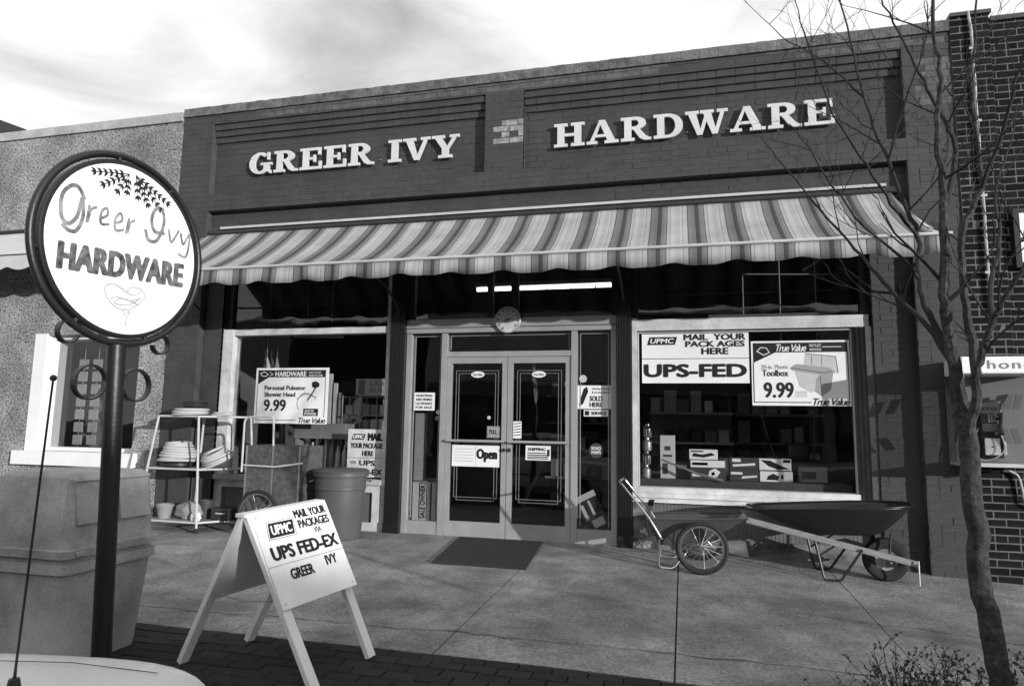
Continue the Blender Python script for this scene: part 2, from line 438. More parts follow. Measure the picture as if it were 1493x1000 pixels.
walk = thing('sidewalk', None, None, (0, 0, 0), kind='structure')
def slope_sheet(x0, x1, y0, y1, dz, nx=2, ny=2, th=.08):
    bm = NB(); g = []
    for j in range(ny+1):
        g.append([bm.verts.new((x0+(x1-x0)*i/nx, y0+(y1-y0)*j/ny, gz(x0+(x1-x0)*i/nx, y0+(y1-y0)*j/ny)+dz)) for i in range(nx+1)])
    for j in range(ny):
        for i in range(nx): bm.faces.new((g[j][i], g[j][i+1], g[j+1][i+1], g[j+1][i]))
    ret = bmesh.ops.extrude_face_region(bm, geom=bm.faces[:])
    for v in ret['geom']:
        if isinstance(v, bmesh.types.BMVert): v.co.z -= th
    return bm
obj('joint_bed', slope_sheet(-40, 12, -3.75, .12, -.012, 60, 2, .2), concrete_d, walk)
xj = [-.07+1.45*k for k in range(-12, 5)]
for i in range(len(xj)-1):
    w = .006 if abs(xj[i]+.07) < .01 or abs(xj[i+1]+.07) < .01 else .0022
    ya = -3.745
    o = obj('slab', slope_sheet(xj[i]+w, xj[i+1]-w, ya, .1, random.uniform(-.002, .002), 3, 3, .05), concrete, walk)
bmk = NB()
def crack(pts, w):
    for i in range(len(pts)-1):
        (xa, ya), (xb, yb) = pts[i], pts[i+1]
        bmk.faces.new([bmk.verts.new((x, y, gz(x, y)+.0045)) for x, y in ((xa, ya-w), (xb, yb-w), (xb, yb+w), (xa, ya+w))])
def wander(x0, y0, x1, y1, n, amp, w):
    pts = []; o = 0
    for i in range(n+1):
        o = o*.8+random.gauss(0, amp); pts.append((x0+(x1-x0)*i/n+random.gauss(0, amp*.5), y0+(y1-y0)*i/n+o))
    for i in range(n): crack(pts[i:i+2], w*random.uniform(.5, 1.3))
wander(-5.2, -3.42, 1.35, -3.28, 60, .016, .004)
wander(.6, -2.05, 2.9, -2.35, 26, .012, .003)
wander(-1.2, -2.0, -.4, -2.35, 12, .01, .002)
obj('crack', bmk, concrete_d, walk)

strip = thing('paver_strip', None, None, (0, -4.5, 0), kind='structure')
obj('paver_bed', slope_sheet(-40, 12, -5.2, -3.75, -.022, 60, 2, .2), mat('paver_joint_sand', .010, .95, .3, 12), strip)
pv = []
def paver_mesh(mt):
    bm = NB(); rings = []
    for sx, z in ((.5, -.05), (.5, -.004), (.485, 0)): rings.append([bm.verts.new((p*sx, q*(sx if sx == .5 else .475), z)) for p, q in ((-1, -1), (1, -1), (1, 1), (-1, 1))])
    bm.faces.new(rings[2]); bm.faces.new(rings[0][::-1])
    for A, B in zip(rings, rings[1:]):
        for k in range(4): bm.faces.new((A[k], A[(k+1) % 4], B[(k+1) % 4], B[k]))
    bmesh.ops.recalc_face_normals(bm, faces=bm.faces[:])
    me = bpy.data.meshes.new('paver'); bm.to_mesh(me); bm.free(); me.materials.append(mt); return me
pms = [paver_mesh(paver_m), paver_mesh(paver_m2)]
cand = []
for j in range(14):
    yc = -3.755-.052-.103*j
    for i in range(-30, 30):
        xc = .06+.204*i+(0 if j % 2 else .102)
        if -5.6 < xc < 5.4 and yc > -5.15: cand.append((xc, yc, .198, .098))
def tree_bed(x, y): return .78 < x < 2.3 and y < -3.9
cand = [q for q in cand if not tree_bed(q[0], q[1])]
ivs = WM[strip.name].inverted()
cand.sort(key=lambda q: (Vector((q[0]+1.2, q[1], 0))-Vector((0, -6.2, 0))).length)
restp = NB()
for n, (x, y, w, l) in enumerate(cand):
    z = gz(x, y)+random.uniform(-.003, .003)
    if n < 300:
        o = bpy.data.objects.new('paver', random.choice(pms)); COL.objects.link(o); o.parent = strip
        o.location = ivs @ Vector((x, y, z)); o.scale = (w, l, 1); o.rotation_euler = (R(1.43)+random.gauss(0, .006), random.gauss(0, .008), random.gauss(0, .006))
    else:
        box(restp, x-w/2, x+w/2, y-l/2, y+l/2, z-.05, z)
o = obj('far_pavers', restp, paver_m, strip); o['kind'] = 'stuff'
bm = NB(); box(bm, -40, .74, -5.36, -5.2, -.5, -.128); box(bm, 2.34, 12, -5.36, -5.2, -.5, -.20); box(bm, .74, 2.34, -5.36, -5.2, -.5, -.16)
struct('kerb', bm, concrete)
# planting bed round the street tree
bm = NB(); box(bm, .86, 2.26, -5.1, -3.98, -.4, -.155); struct('planting_bed', bm, soil)
bm = NB(); bevelbox(bm, .46, .84, -5.1, -3.9, -.3, -.095, .02); bevelbox(bm, .84, 2.3, -3.975, -3.88, -.3, -.10, .02)
tag(centre_origin(obj('bed_edging', bm, mat('pale_edging', .4, .9, .2, 5, .4, 60, stain=.3))), 'low pale concrete edging round the tree bed at the front', 'edging')

# ================================================================== HARDWARE STORE BUILDING
store = thing('store_building', 'one storey painted brick storefront with recessed sign panels and wide glass windows', 'building', (-2, 0, 0))
XL, XR = -6.79, 2.81; RL, RR = -6.30, 2.34      # wall ends; bay recess ends
YF, YB = -.20, -.10                              # pier face, bay face
ZL, ZP0, ZP1, ZT = 4.165, 4.41, 5.42, 5.68
PL, PR = (-6.30, -2.34), (-1.85, 2.34)
e = .0025
bm = NB()
B_ = .16
box(bm, XL, RL, YF+e, B_, -.3, ZT)
box(bm, RR, XR, YF+e, B_, -.3, ZT)
box(bm, RL, RR, YF+e, B_, ZP1, ZT); box(bm, RL, RR, YF+e, B_, ZL, ZP0)
box(bm, PL[1], PR[0], YF+e, B_, ZP0, ZP1)

box(bm, PL[0], PL[1], YB+e, B_, ZP0, ZP1); box(bm, PR[0], PR[1], YB+e, B_, ZP0, ZP1)
box(bm, RL, RR, YB+e, B_, 3.80, ZL)
box(bm, RL, -6.02, YB+e, B_, -.3, 3.80); box(bm, 1.955, RR, YB+e, B_, -.3, 3.80)
wall = obj('wall', bm, mortar_p, store)
bl = []
def pk(x, z):
    if -2.25 < x < -1.86 and 4.72 < z < 5.06 and random.random() < .78: return 2
    w = math.sin(x*1.9+z*3.1)+math.sin(x*.7-z*5.3+1)
    if z > 5.40 and w > -.6: return 1
    if x > 2.4 and z > 4.6 and w > .7: return 1
    return 0
bl += field(XL, RL-.003, -.18, ZT-.13, YF, pick=pk); bl += field(RR+.003, XR, -.18, ZT-.13, YF, pick=pk)
bl += field(RL, RR, ZP1+.004, ZT-.13, YF, pick=pk); bl += field(RL, RR, ZL, ZP0, YF, pick=pk)
bl += field(PL[1], PR[0], ZP0, ZP1, YF, pick=pk)
for a, b in (PL, PR):
    bl += field(a+.002, b-.002, ZP0, ZP1-.26, YB, pick=pk)
    for k in range(3):
        zt = ZP1-.004-k*.085
        bl += field(a+.002, b-.002, zt-.081, zt, YF+.025*(k+1), ch=.085, z_org=zt-.083, joint=.008, pick=lambda x, z: 0, header=0)
        b2 = NB(); box(b2, a+.002, b-.002, YF+.025*(k+1)+.004, YB+.01, zt-.083, zt-.0015)
        obj('corbel_course', b2, mortar_p, store)
bl += field(RL, RR, 3.97, ZL-.003, YB, pick=lambda x, z: 0)
bl += field(RL+.002, -6.02, -.1, 3.80, YB, pick=lambda x, z: 0); bl += field(1.957, RR-.002, -.12, 3.80, YB, pick=lambda x, z: 0)
brick_objects(wall, bl, [paint, paint_old, bare_brick])
# coping: projecting brick-on-edge course
bm = NB(); x = XL
cop = thing
while x < XR-.01:
    w = min(.105, XR-x); box(bm, x+.0012, x+w-.0012, YF-.022+random.uniform(-.002, .002), B_+.1, ZT-.122, ZT+random.uniform(-.004, .002)); x += w
o = obj('coping_bricks', bm, mat('weathered_coping', .12, .85, .6, 6, .6, 60, fine=.3), store); o['kind'] = 'stuff'
bm = NB(); box(bm, XL, XR, YF-.014, B_+.09, ZT-.118, ZT-.008); obj('coping_mortar', bm, mortar_p, store)
# lintel zone: pale trim bar and dark board behind the awning roller
bm = NB(); box(bm, -6.12, 2.14, YB-.05, YB+.01, 3.915, 3.945); obj('trim_bar', bm, offwhite, store)
bm = NB(); box(bm, -6.3, 2.3, YB-.022, .1, 3.785, 3.912); obj('lintel_board', bm, mat('lintel_paint', .05, .7, .2, 6), store)

# --- storefront frames
def fr(parent, mt, boxes, name='frame'):
    bm = NB()
    for b in boxes: box(bm, *b)
    return obj(name, bm, mt, parent)
def pane(parent, x0, x1, z0, z1, y, mt, name='pane'):
    bm = NB(); box(bm, x0, x1, y-.003, y+.003, z0, z1); return obj(name, bm, mt, parent)
# left window
wl = fr(store, white_old, [(-6.015, -5.86, -.06, .10, .62, 2.535), (-5.86, -3.62, -.045, .10, 2.455, 2.535), (-3.62, -3.562, -.06, .10, .0, 3.78)], 'window')
pane(wl, -5.86, -3.62, .62, 2.455, .035, G_win)
fr(wl, offwhite, [(-6.015, -3.62, -.09, .12, .555, .618)], 'sill')
fr(wl, white_old, [(-6.015, -5.9, -.05, .1, -.1, .552), (-3.74, -3.62, -.05, .1, -.1, .552), (-5.9, -3.74, -.05, .1, .46, .552), (-5.9, -3.74, -.05, .1, -.1, .10)], 'bulkhead')
def bead(parent, x0, x1, z0, z1, y, mt):
    bm = NB(); x = x0
    while x < x1-.01:
        w = min(.04, x1-x); box(bm, x+.002, x+w-.002, y, y+.03, z0, z1); x += w
    o = obj('beadboard', bm, mt, parent); o['kind'] = 'stuff'
    bm = NB(); box(bm, x0, x1, y+.005, y+.04, z0, z1); obj('beadboard_back', bm, mt, parent)
bead(wl, -5.9, -3.74, .10, .46, -.02, bead_m)
# columns
for xa, xb in ((-3.556, -3.356), (-.735, -.565)):
    bm = NB(); box(bm, xa, xb, -.10, .12, -.06, 3.785)
    n = 6
    for k in range(n):
        x = xa+(xb-xa)*(k+.5)/n; box(bm, x-.008, x+.008, -.108, -.102, .12, 3.7)
    box(bm, xa-.004, xb+.004, -.112, .13, -.06, .12)
    obj('column', bm, black, store)
# right window
wr = fr(store, white_old, [(-.56, -.505, -.06, .10, .64, 2.56), (-.505, 1.93, -.05, .10, 2.415, 2.545)], 'window')
pane(wr, -.50, 1.765, .66, 2.415, .035, G_win)
fr(wr, shaded_reveal, [(1.765, 1.80, -.01, .1, .60, 2.412), (1.80, 1.84, -.035, .1, .60, 2.412), (1.84, 1.88, -.06, .1, .60, 2.412), (1.88, 1.953, -.085, .1, .12, 2.412)], 'jamb')
fr(wr, offwhite, [(-.50, 1.765, .0, .06, 2.39, 2.413), (-.50, -.488, .0, .06, .66, 2.39), (1.753, 1.765, .0, .06, .66, 2.39)], 'glazing_bead')
fr(wr, white_old, [(-.56, 1.765, -.085, .11, .60, .655), (-.56, 1.86, -.10, .1, .545, .598), (-.56, 1.86, -.075, .1, .49, .543)], 'sill')
fr(wr, mat('peeling_bulkhead_paint', .22, .8, .9, 3.5, .4, 40, stain=.6), [(-.56, -.43, -.055, .1, -.12, .488), (-.43, 1.86, -.04, .1, -.14, .12)], 'bulkhead')
bead(wr, -.43, 1.86, .12, .488, -.02, bead_m)
# transom lights behind the awning
tl = fr(store, dark_frame, [(-6.015, -3.63, -.02, .08, 3.70, 3.783), (-.56, 1.953, -.02, .08, 3.70, 3.783), (-3.35, -.74, -.02, .08, 3.70, 3.783),
    (-6.015, -5.93, -.02, .08, 2.54, 3.70), (1.86, 1.953, -.02, .08, 2.55, 3.70),
    (-2.32, -2.25, -.01, .07, 2.62, 3.70), (-2.02, -1.93, -.01, .07, 2.62, 3.70), (-.80, -.745, -.01, .07, 2.62, 3.70), (-3.35, -3.28, -.01, .07, 2.62, 3.70), (-.56, -.49, -.01, .07, 2.565, 3.70)], 'transom_frame')
for a, b, z in ((-5.93, -3.63, 2.54), (-.49, 1.86, 2.55), (-3.28, -2.32, 2.62), (-2.25, -2.02, 2.62), (-1.93, -.80, 2.62)):
    pane(tl, a, b, z, 3.70, .03, G_door)
# door screen
ds = fr(store, alu, [(-3.356, -.737, -.05, .09, 2.50, 2.605), (-3.35, -.742, -.065, .09, 2.435, 2.488),
    (-3.35, -3.285, -.045, .08, -.05, 2.435), (-.805, -.742, -.045, .08, -.05, 2.435),
    (-2.885, -2.815, -.045, .08, -.05, 2.435), (-1.268, -1.2, -.045, .08, -.05, 2.435),
    (-2.815, -1.268, -.04, .08, 2.135, 2.20),
    (-3.285, -2.885, -.035, .07, -.05, .15), (-1.2, -.805, -.035, .07, -.05, .15)], 'door_screen')
fr(ds, dark_frame, [(-3.356, -.737, -.058, -.052, 2.488, 2.50)], 'shadow_gap')
for a, b, z0, z1 in ((-3.285, -2.885, .15, 2.435), (-1.2, -.805, .15, 2.435), (-2.815, -1.268, 2.20, 2.435)):
    pane(ds, a, b, z0, z1, .02, G_door)
for a, b, z0, z1, n in ((-3.285, -2.885, .15, 2.435, 0), (-1.2, -.805, .15, 2.435, 0), (-2.815, -1.268, 2.20, 2.435, 0)):
    i = .03; w = .007
    fr(ds, alu, [(a+i, b-i, .010, .016, z1-i-w, z1-i), (a+i, a+i+w, .010, .016, z0+i, z1-i-w), (b-i-w, b-i, .010, .016, z0+i, z1-i-w)], 'glass_line')
for a, b, hs in ((-2.81, -2.045, 1), (-2.038, -1.273, -1)):
    d = fr(store, alu, [(a, a+.062, -.03, .02, -.02, 2.13), (b-.062, b, -.03, .02, -.02, 2.13), (a+.062, b-.062, -.03, .02, 2.055, 2.13), (a+.062, b-.062, -.03, .02, -.02, .17)], 'door')
    pane(d, a+.062, b-.062, .17, 2.055, .0, G_door)
    bm = NB(); cyl(bm, (a+.02, -.075, 1.12), (b-.02, -.075, 1.12), .017, seg=10)
    for xx in (a+.035, b-.035): cyl(bm, (xx, -.075, 1.12), (xx, -.03, 1.12), .012, seg=8)
    obj('push_bar', bm, alu, d, True)
    bx = []
    for i, w in ((.05, .006), (.085, .006)):
        x0, x1, z0, z1 = a+.062+i, b-.062-i, .50-i, 2.02-i
        bx += [(x0, x1, -.012, -.006, z1-w, z1), (x0, x1, -.012, -.006, z0, z0+w), (x0, x0+w, -.012, -.006, z0+w, z1-w), (x1-w, x1, -.012, -.006, z0+w, z1-w)]
    fr(d, ink_grey, bx, 'painted_line')
    bm = NB(); xx = b-.03 if hs > 0 else a+.03
    cyl(bm, (xx, -.045, 1.02), (xx, -.028, 1.02), .022, seg=14); obj('lock', bm, dark_frame, d, True)
bm = NB(); box(bm, -3.35, -.742, -.07, .1, -.10, -.022); obj('threshold', bm, alu, store)
# the shop behind the glass
bm = NB()
box(bm, -6.6, 2.7, 7.0, 7.2, -.1, 4.4); box(bm, -6.78, -6.6, .17, 7.2, -.1, 4.4); box(bm, 2.7, 2.8, .17, 7.2, -.1, 4.4)
box(bm, -6.78, 2.8, .17, 7.2, 4.2, 4.4)
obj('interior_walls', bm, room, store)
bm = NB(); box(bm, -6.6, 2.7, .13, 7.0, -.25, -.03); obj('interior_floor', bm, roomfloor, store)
bm = NB(); box(bm, -6.79, 2.81, B_+.02, 7.3, 4.85, 5.1); obj('roof', bm, asphalt, store)
bm = NB(); box(bm, -.52, 1.9, .1, .75, .55, .60); box(bm, -.52, 1.9, .70, .75, -.03, .55); obj('display_floor', bm, card_m, store)
bm = NB(); box(bm, -6.0, -3.63, .1, .75, .50, .55); box(bm, -6.0, -3.63, .70, .75, -.03, .50); obj('display_floor', bm, card_m, store)

# ================================================================== LEFT RENDERED BUILDING
lb = thing('rendered_building', 'pebbledash rendered shop at the far left with white framed window', 'building', (-11, 0, 0))
LX0 = -16.0
bm = NB()
wx0, wx1, wz0, wz1 = -9.0, -7.22, .86, 2.49
Y0 = -.205
box(bm, wx1, XL-.01, Y0, .2, -.3, 5.5); box(bm, LX0, wx0, Y0, .2, -.3, 5.5)
box(bm, wx0, wx1, Y0, .2, wz1, 5.5); box(bm, wx0, wx1, Y0, .2, -.3, wz0)
box(bm, LX0, XL-.01, .2, 7, 4.6, 5.0)
obj('wall', bm, stucco, lb)
bm = NB(); box(bm, LX0, XL-.012, Y0-.03, .3, 5.505, 5.635); obj('coping', bm, stucco_cap, lb)
win = fr(lb, white, [(wx0-.02, wx0+.19, Y0-.02, .12, wz0, wz1+.02), (wx1-.05, wx1-.004, Y0+.10, .15, wz0, wz1), (wx0+.19, wx1-.05, Y0+.1, .15, wz1-.05, wz1), (wx0+.19, wx1-.05, Y0+.1, .15, wz0, wz0+.05)], 'window')
fr(win, white, [(wx0-.16, wx1+.10, Y0-.09, Y0+.15, wz0-.19, wz0-.002)], 'sill')
pane(win, wx0+.19, wx1-.05, wz0+.05, wz1-.05, Y0+.2, G_door)
bm = NB(); box(bm, -12, -6.9, 3.0, 3.1, 0, 4.5); box(bm, -12, -6.9, .2, 3.1, -.2, 0); box(bm, -12.1, -12, .2, 3.1, 0, 4.5); box(bm, -6.95, -6.85, .21, 3.1, 0, 4.5); box(bm, -12, -6.95, .21, 3.0, 4.4, 4.5)
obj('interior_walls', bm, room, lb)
# strips of cards hanging inside that window
for s_, xs in enumerate((-8.62, -8.37)):
    t = thing('card_strip', ['left hand strip of pale square packets hanging in the far left window', 'right hand strip of pale square packets hanging in the far left window'][s_], 'packets', (xs, .25, .92), group='packet strips in the left window')
    for k in range(7):
        bm = NB(); bevelbox(bm, xs-.085, xs+.085, .24, .26, .93+k*.185, .93+k*.185+.15, .01, 1, Matrix.Translation((0, 0, 0)))
        obj('packet', bm, card_l, t)
    bm = NB(); cyl(bm, (xs, .262, .9), (xs, .262, 2.47), .006, seg=6); obj('hanging_cord', bm, offwhite, t)
bm = NB()
lathe(bm, [(.0, 0), (.12, .02), (.17, .2), (.10, .42), (.06, .5), (.11, .6), (.1, .72), (.0, .78)], 14, Matrix.Translation((-8.62, .5, .86)))
tag(centre_origin(obj('vase', bm, card_m, None, True)), 'dim waisted vase standing inside the far left window', 'vase')
bm = NB(); box(bm, -8.95, -7.27, .21, 1.0, .78, .86); tag(centre_origin(obj('window_shelf', bm, card_d)), 'dark shelf board inside the far left window', 'shelf')
# its awning
aw = thing('small_awning', 'pale scallop edged awning on the rendered shop, cut off at the left', 'awning', (-11.5, -.2, 3.4))
bm = NB(); AX0, AX1 = -15.0, -7.9
nx = 60
g = []
for (y, z) in ((-.21, 4.03), (-.55, 3.75), (-.9, 3.49)):
    g.append([bm.verts.new((AX0+(AX1-AX0)*i/nx, y, z)) for i in range(nx+1)])
for a, b in zip(g, g[1:]):
    for i in range(nx): bm.faces.new((a[i], a[i+1], b[i+1], b[i]))
obj('canopy', bm, mat('pale_canvas', .5, .8, .1, 3, .1, 60), aw)
bm = NB(); g = [[], []]
nx = 260
for i in range(nx+1):
    x = AX0+(AX1-AX0)*i/nx
    g[0].append(bm.verts.new((x, -.905, 3.485))); g[1].append(bm.verts.new((x, -.91, 3.33-.05*abs(math.sin(x*math.pi/.42)))))
for i in range(nx): bm.faces.new((g[0][i], g[0][i+1], g[1][i+1], g[1][i]))
obj('valance', bm, mat('pale_canvas', .5), aw)
bm = NB(); cyl(bm, (AX0, -.23, 4.06), (AX1, -.23, 4.06), .025, seg=8); cyl(bm, (AX0, -.9, 3.49), (AX1, -.9, 3.49), .012, seg=8); obj('rail', bm, dark_frame, aw)
bm = NB()
for xx in (AX0+.1, AX1-.1): cyl(bm, (xx, -.21, 3.3), (xx, -.9, 3.49), .012, seg=6)
obj('arm', bm, dark_frame, aw)
# gable roof glimpsed beyond
gb = thing('far_house', 'dark pitched roof end showing over the rendered shop parapet', 'building', (-26, 14, 0))
bm = NB(); box(bm, -36, -24.6, 11.4, 20, -.5, 11.95); obj('wall', bm, stucco_cap, gb)
bm = NB(); prism(bm, [(-23.85, 11.95), (-23.85, 12.1), (-30.3, 14.6), (-36.75, 12.1), (-36.75, 11.95)], -11.0, -20.4, Matrix(((1, 0, 0, 0), (0, 0, -1, 0), (0, 1, 0, 0), (0, 0, 0, 1)))); obj('roof', bm, dark_frame, gb)

# ================================================================== RIGHT BRICK BUILDING
rb = thing('brick_building', 'dark brick building with pale mortar joints at the right edge', 'building', (5, 0, 0))
bm = NB(); box(bm, XR+.006, 3.18, -.214, .2, -.4, 5.70); box(bm, 3.18, 12, -.184, .2, -.4, 5.62); box(bm, XR+.006, 12, .2, 7, 4.6, 5.0); box(bm, 11.9, 12, .2, 7, -.4, 4.6)
rw = obj('wall', bm, lt_mortar, rb)
def pk2(x, z): return 1 if random.random() < .35 else 0
rbk = field(XR+.008, 3.178, -.2, 5.70, -.2165, bw_=.213, joint=.0125, pick=pk2, header=6, x_org=.03)
rbk += field(3.184, 6.2, -.2, 5.62, -.1865, bw_=.213, joint=.0125, pick=pk2, header=6, x_org=.03)
brick_objects(rw, rbk, [dk_brick, dk_brick2])
bm = NB(); box(bm, XR+.006, 3.2, -.24, .25, 5.70, 5.74); box(bm, 3.2, 12, -.21, .25, 5.62, 5.67); obj('coping', bm, mat('dark_tile_cap', .06, .5, .2, 6), rb)
# paint-splashed conduit
t = thing('conduit', 'thin paint spattered pipe running down the dark brick wall', 'pipe', (3.0, -.24, 2.5))
bm = NB(); pts = [(3.0+random.gauss(0, .003), -.242, 5.72-.2*k) for k in range(17)]
pts[0] = (2.985, -.235, 5.74)
tube(bm, pts, .014, 8); obj('pipe', bm, mat('spattered_pipe', .35, .6, .9, 5), t, True)
for z in (5.3, 4.5, 3.7, 2.9):
    bm = NB(); box(bm, 2.965, 3.035, -.258, -.222, z, z+.025); obj('clip', bm, steel, t)
# wall sign at the right edge
t = thing('wall_sign', 'dark framed sign with white panel on the brick building, cut off at right', 'sign', (3.55, -.22, 2.95))
bm = NB(); box(bm, 3.24, 4.0, -.27, -.19, 2.95, 3.55); obj('frame', bm, black, t)
F = Frame((3.29, -.272, 3.0), (1, 0, 0), (0, 0, 1), .66, .5)
bm = NB(); F.rect(bm, 0, 0, 1, .42); F.poly(bm, [(0, .5), (.2, .5), (.5, 1), (0, 1)]); obj('panel', bm, white, t)

# ================================================================== SIGN LETTERING ON THE FACADE
sign_word('sign_lettering', 'GREER IVY', -5.72, -2.69, 4.655, 4.955, -.135, 'white raised slab serif letters of the two short words on the left brick panel')
sign_word('sign_lettering', 'HARDWARE', -1.48, 1.67, 4.66, 4.955, -.135, 'white raised slab serif letters of the one long word on the right brick panel')

# ================================================================== STRIPED AWNING
aw = thing('striped_awning', 'long striped canvas awning with wavy valance over the shop windows', 'awning', (-2.1, -.12, 2.9))
AX0, AX1 = -6.36, 2.30
def stripes(name, axis_scale=1.):
    M = bpy.data.materials.new(name); M.use_nodes = True; t = M.node_tree; L = t.links
    b = t.nodes['Principled BSDF']; b.inputs['Roughness'].default_value = .85; b.inputs['Specular IOR Level'].default_value = .15
    co = t.nodes.new('ShaderNodeTexCoord'); sx = t.nodes.new('ShaderNodeSeparateXYZ'); L.new(co.outputs['Object'], sx.inputs[0])
    a = t.nodes.new('ShaderNodeMath'); a.operation = 'ADD'; a.inputs[1].default_value = 40*.395+4.95-2.1+.01; L.new(sx.outputs[0], a.inputs[0])
    d = t.nodes.new('ShaderNodeMath'); d.operation = 'DIVIDE'; d.inputs[1].default_value = .395; L.new(a.outputs[0], d.inputs[0])
    f = t.nodes.new('ShaderNodeMath'); f.operation = 'FRACT'; L.new(d.outputs[0], f.inputs[0])
    r = t.nodes.new('ShaderNodeValToRGB'); r.color_ramp.interpolation = 'CONSTANT'
    seq = [(0, .06), (.055, .17), (.12, .20), (.185, .07), (.205, .38), (.275, .24), (.295, .42), (.42, .36), (.55, .42), (.60, .24), (.62, .38), (.735, .07), (.76, .18), (.85, .155), (.945, .06)]
    el = r.color_ramp.elements
    el[0].position, el[0].color = 0, (.07, .07, .07, 1); el[1].position = .999; el[1].color = (.07, .07, .07, 1)
    for p, v in seq[1:]:
        q = el.new(p); q.color = (v, v, v, 1)
    L.new(f.outputs[0], r.inputs[0])
    n = t.nodes.new('ShaderNodeTexNoise'); n.inputs['Scale'].default_value = 3; n.inputs['Detail'].default_value = 8; L.new(co.outputs['Object'], n.inputs['Vector'])
    mr = t.nodes.new('ShaderNodeMapRange'); mr.inputs['From Min'].default_value = .3; mr.inputs['From Max'].default_value = .7; mr.inputs['To Min'].default_value = .78; mr.inputs['To Max'].default_value = 1.05
    L.new(n.outputs[0], mr.inputs[0])
    mu = t.nodes.new('ShaderNodeMixRGB'); mu.blend_type = 'MULTIPLY'; mu.inputs[0].default_value = 1; L.new(r.outputs[0], mu.inputs[1]); L.new(mr.outputs[0], mu.inputs[2])
    L.new(mu.outputs[0], b.inputs['Base Color'])
    return M
canvas = stripes('striped_canvas')
def awn(t):   # concave sag
    a, b, c_ = Vector((-.125, 3.865)), Vector((-.64, 3.37)), Vector((-1.20, 3.085))
    return a*(1-t)**2+b*2*t*(1-t)+c_*t*t
bm = NB(); nx, ny = 88, 12; g = []
for j in range(ny+1):
    p = awn(j/ny); row = []
    for i in range(nx+1):
        x = AX0+(AX1-AX0)*i/nx
        w = .006*math.sin(x*5.1+j*.4)*math.sin(math.pi*j/ny)
        sx_ = max(0, (i-(nx-6))/6); row.append(bm.verts.new((x-.13*(1-j/ny)*sx_, p.x, p.y+w)))
    g.append(row)
for a, b in zip(g, g[1:]):
    for i in range(nx): bm.faces.new((a[i], a[i+1], b[i+1], b[i]))
o = obj('canopy', bm, canvas, aw, True)
so = o.modifiers.new('thick', 'SOLIDIFY'); so.thickness = .004
bm = NB(); g = [[], [], []]; nx = 320
for i in range(nx+1):
    x = AX0+(AX1-AX0)*i/nx
    ph = (x+5.29)/.58*2*math.pi
    zb = 2.895+.016*math.cos(ph)+.008*math.sin(x*1.7)+.006*math.cos(2*ph)
    wv = .014*math.sin(x*7.3)+.01*math.sin(x*3.1+1)
    g[0].append(bm.verts.new((x, -1.205, 3.07))); g[1].append(bm.verts.new((x, -1.208+wv*.5, (3.07+zb)/2))); g[2].append(bm.verts.new((x, -1.21+wv, zb)))
for a, b in zip(g, g[1:]):
    for i in range(nx): bm.faces.new((a[i], a[i+1], b[i+1], b[i]))
o = obj('valance', bm, canvas, aw, True); so = o.modifiers.new('thick', 'SOLIDIFY'); so.thickness = .003
bm = NB(); cyl(bm, (AX0-.03, -1.205, 3.08), (AX1+.06, -1.205, 3.08), .017, seg=10); obj('front_bar', bm, offwhite, aw, True)
bm = NB(); cyl(bm, (AX0, -.14, 3.86), (AX1-.05, -.14, 3.86), .035, seg=12); obj('roller', bm, dark_frame, aw, True)
for x in (AX0+.05, -3.45, -.65, AX1-.05):
    bm = NB(); tube(bm, [(x, -.11, 2.75), (x, -.5, 2.95), (x, -1.2, 3.07)], .014, 8); box(bm, x-.03, x+.03, -.125, -.105, 2.66, 2.84); obj('arm', bm, dark_frame, aw, True)

# ================================================================== DIAL OVER THE DOOR
t = thing('dial_thermometer', 'round white dial with black pointer above the entrance doors', 'thermometer', (-2.03, -.06, 2.42))
DM = Matrix.Translation((-2.035, -.068, 2.575)) @ Matrix.Rotation(R(90), 4, 'X')
bm = NB(); lathe(bm, [(.0, 0), (.155, 0), (.165, .012), (.163, .028), (.152, .034), (.15, .026), (.0, .026)], 40, DM); obj('case', bm, alu, t, True)
bm = NB(); lathe(bm, [(.0, .028), (.149, .028), (.149, .0285), (0, .0285)], 40, DM); obj('face', bm, white_old, t)
bm = NB()
for k in range(30):
    a = R(240-k*10.3); b2 = NB(); L_ = .012 if k % 3 else .03
    box(b2, .138-L_, .138, -.003 if k % 3 else -.007, .003 if k % 3 else .007, .0287, .0295); merge(bm, b2, DM @ Matrix.Rotation(a, 4, 'Z'))
obj('scale_marks', bm, ink, t)
bm = NB(); b2 = NB(); prism(b2, [(-.05, -.006), (.075, -.002), (.075, .002), (-.05, .006)], .031, .034); lathe(b2, [(0, .03), (.012, .03), (.012, .036), (0, .036)], 12); merge(bm, b2, DM @ Matrix.Rotation(R(205+180), 4, 'Z')); obj('pointer', bm, ink, t)

# ================================================================== FLUORESCENT ROW INSIDE
t = thing('ceiling_light', 'row of lit fluorescent tubes glowing inside above the doors', 'light', (-2.23, 2.8, 3.5))
x = -3.34
for k in range(6):
    bm = NB(); x1 = x+.40
    box(bm, x, x1, 2.70, 2.90, 3.60, 3.66); obj('housing', bm, white_old, t)
    bm = NB(); cyl(bm, (x+.012, 2.78, 3.565), (x1-.012, 2.78, 3.565), .03, seg=10); obj('tube', bm, tube_lit, t, True)
    x = x1
bm = NB()
for xx in (-3.2, -1.2): cyl(bm, (xx, 2.8, 3.66), (xx, 2.8, 4.2), .008, seg=6)
obj('hanger', bm, steel, t)
t = thing('ceiling_light', 'pale tube standing in for a fluorescent reflection at the top of the left window', 'light', (-5.2, 1.0, 2.6))  # added unlit tube in place of a fluorescent reflection on the glass
bm = NB(); cyl(bm, (-5.6, 1.0, 2.58), (-4.8, 1.0, 2.56), .025, seg=8); obj('tube', bm, card_l, t, True)
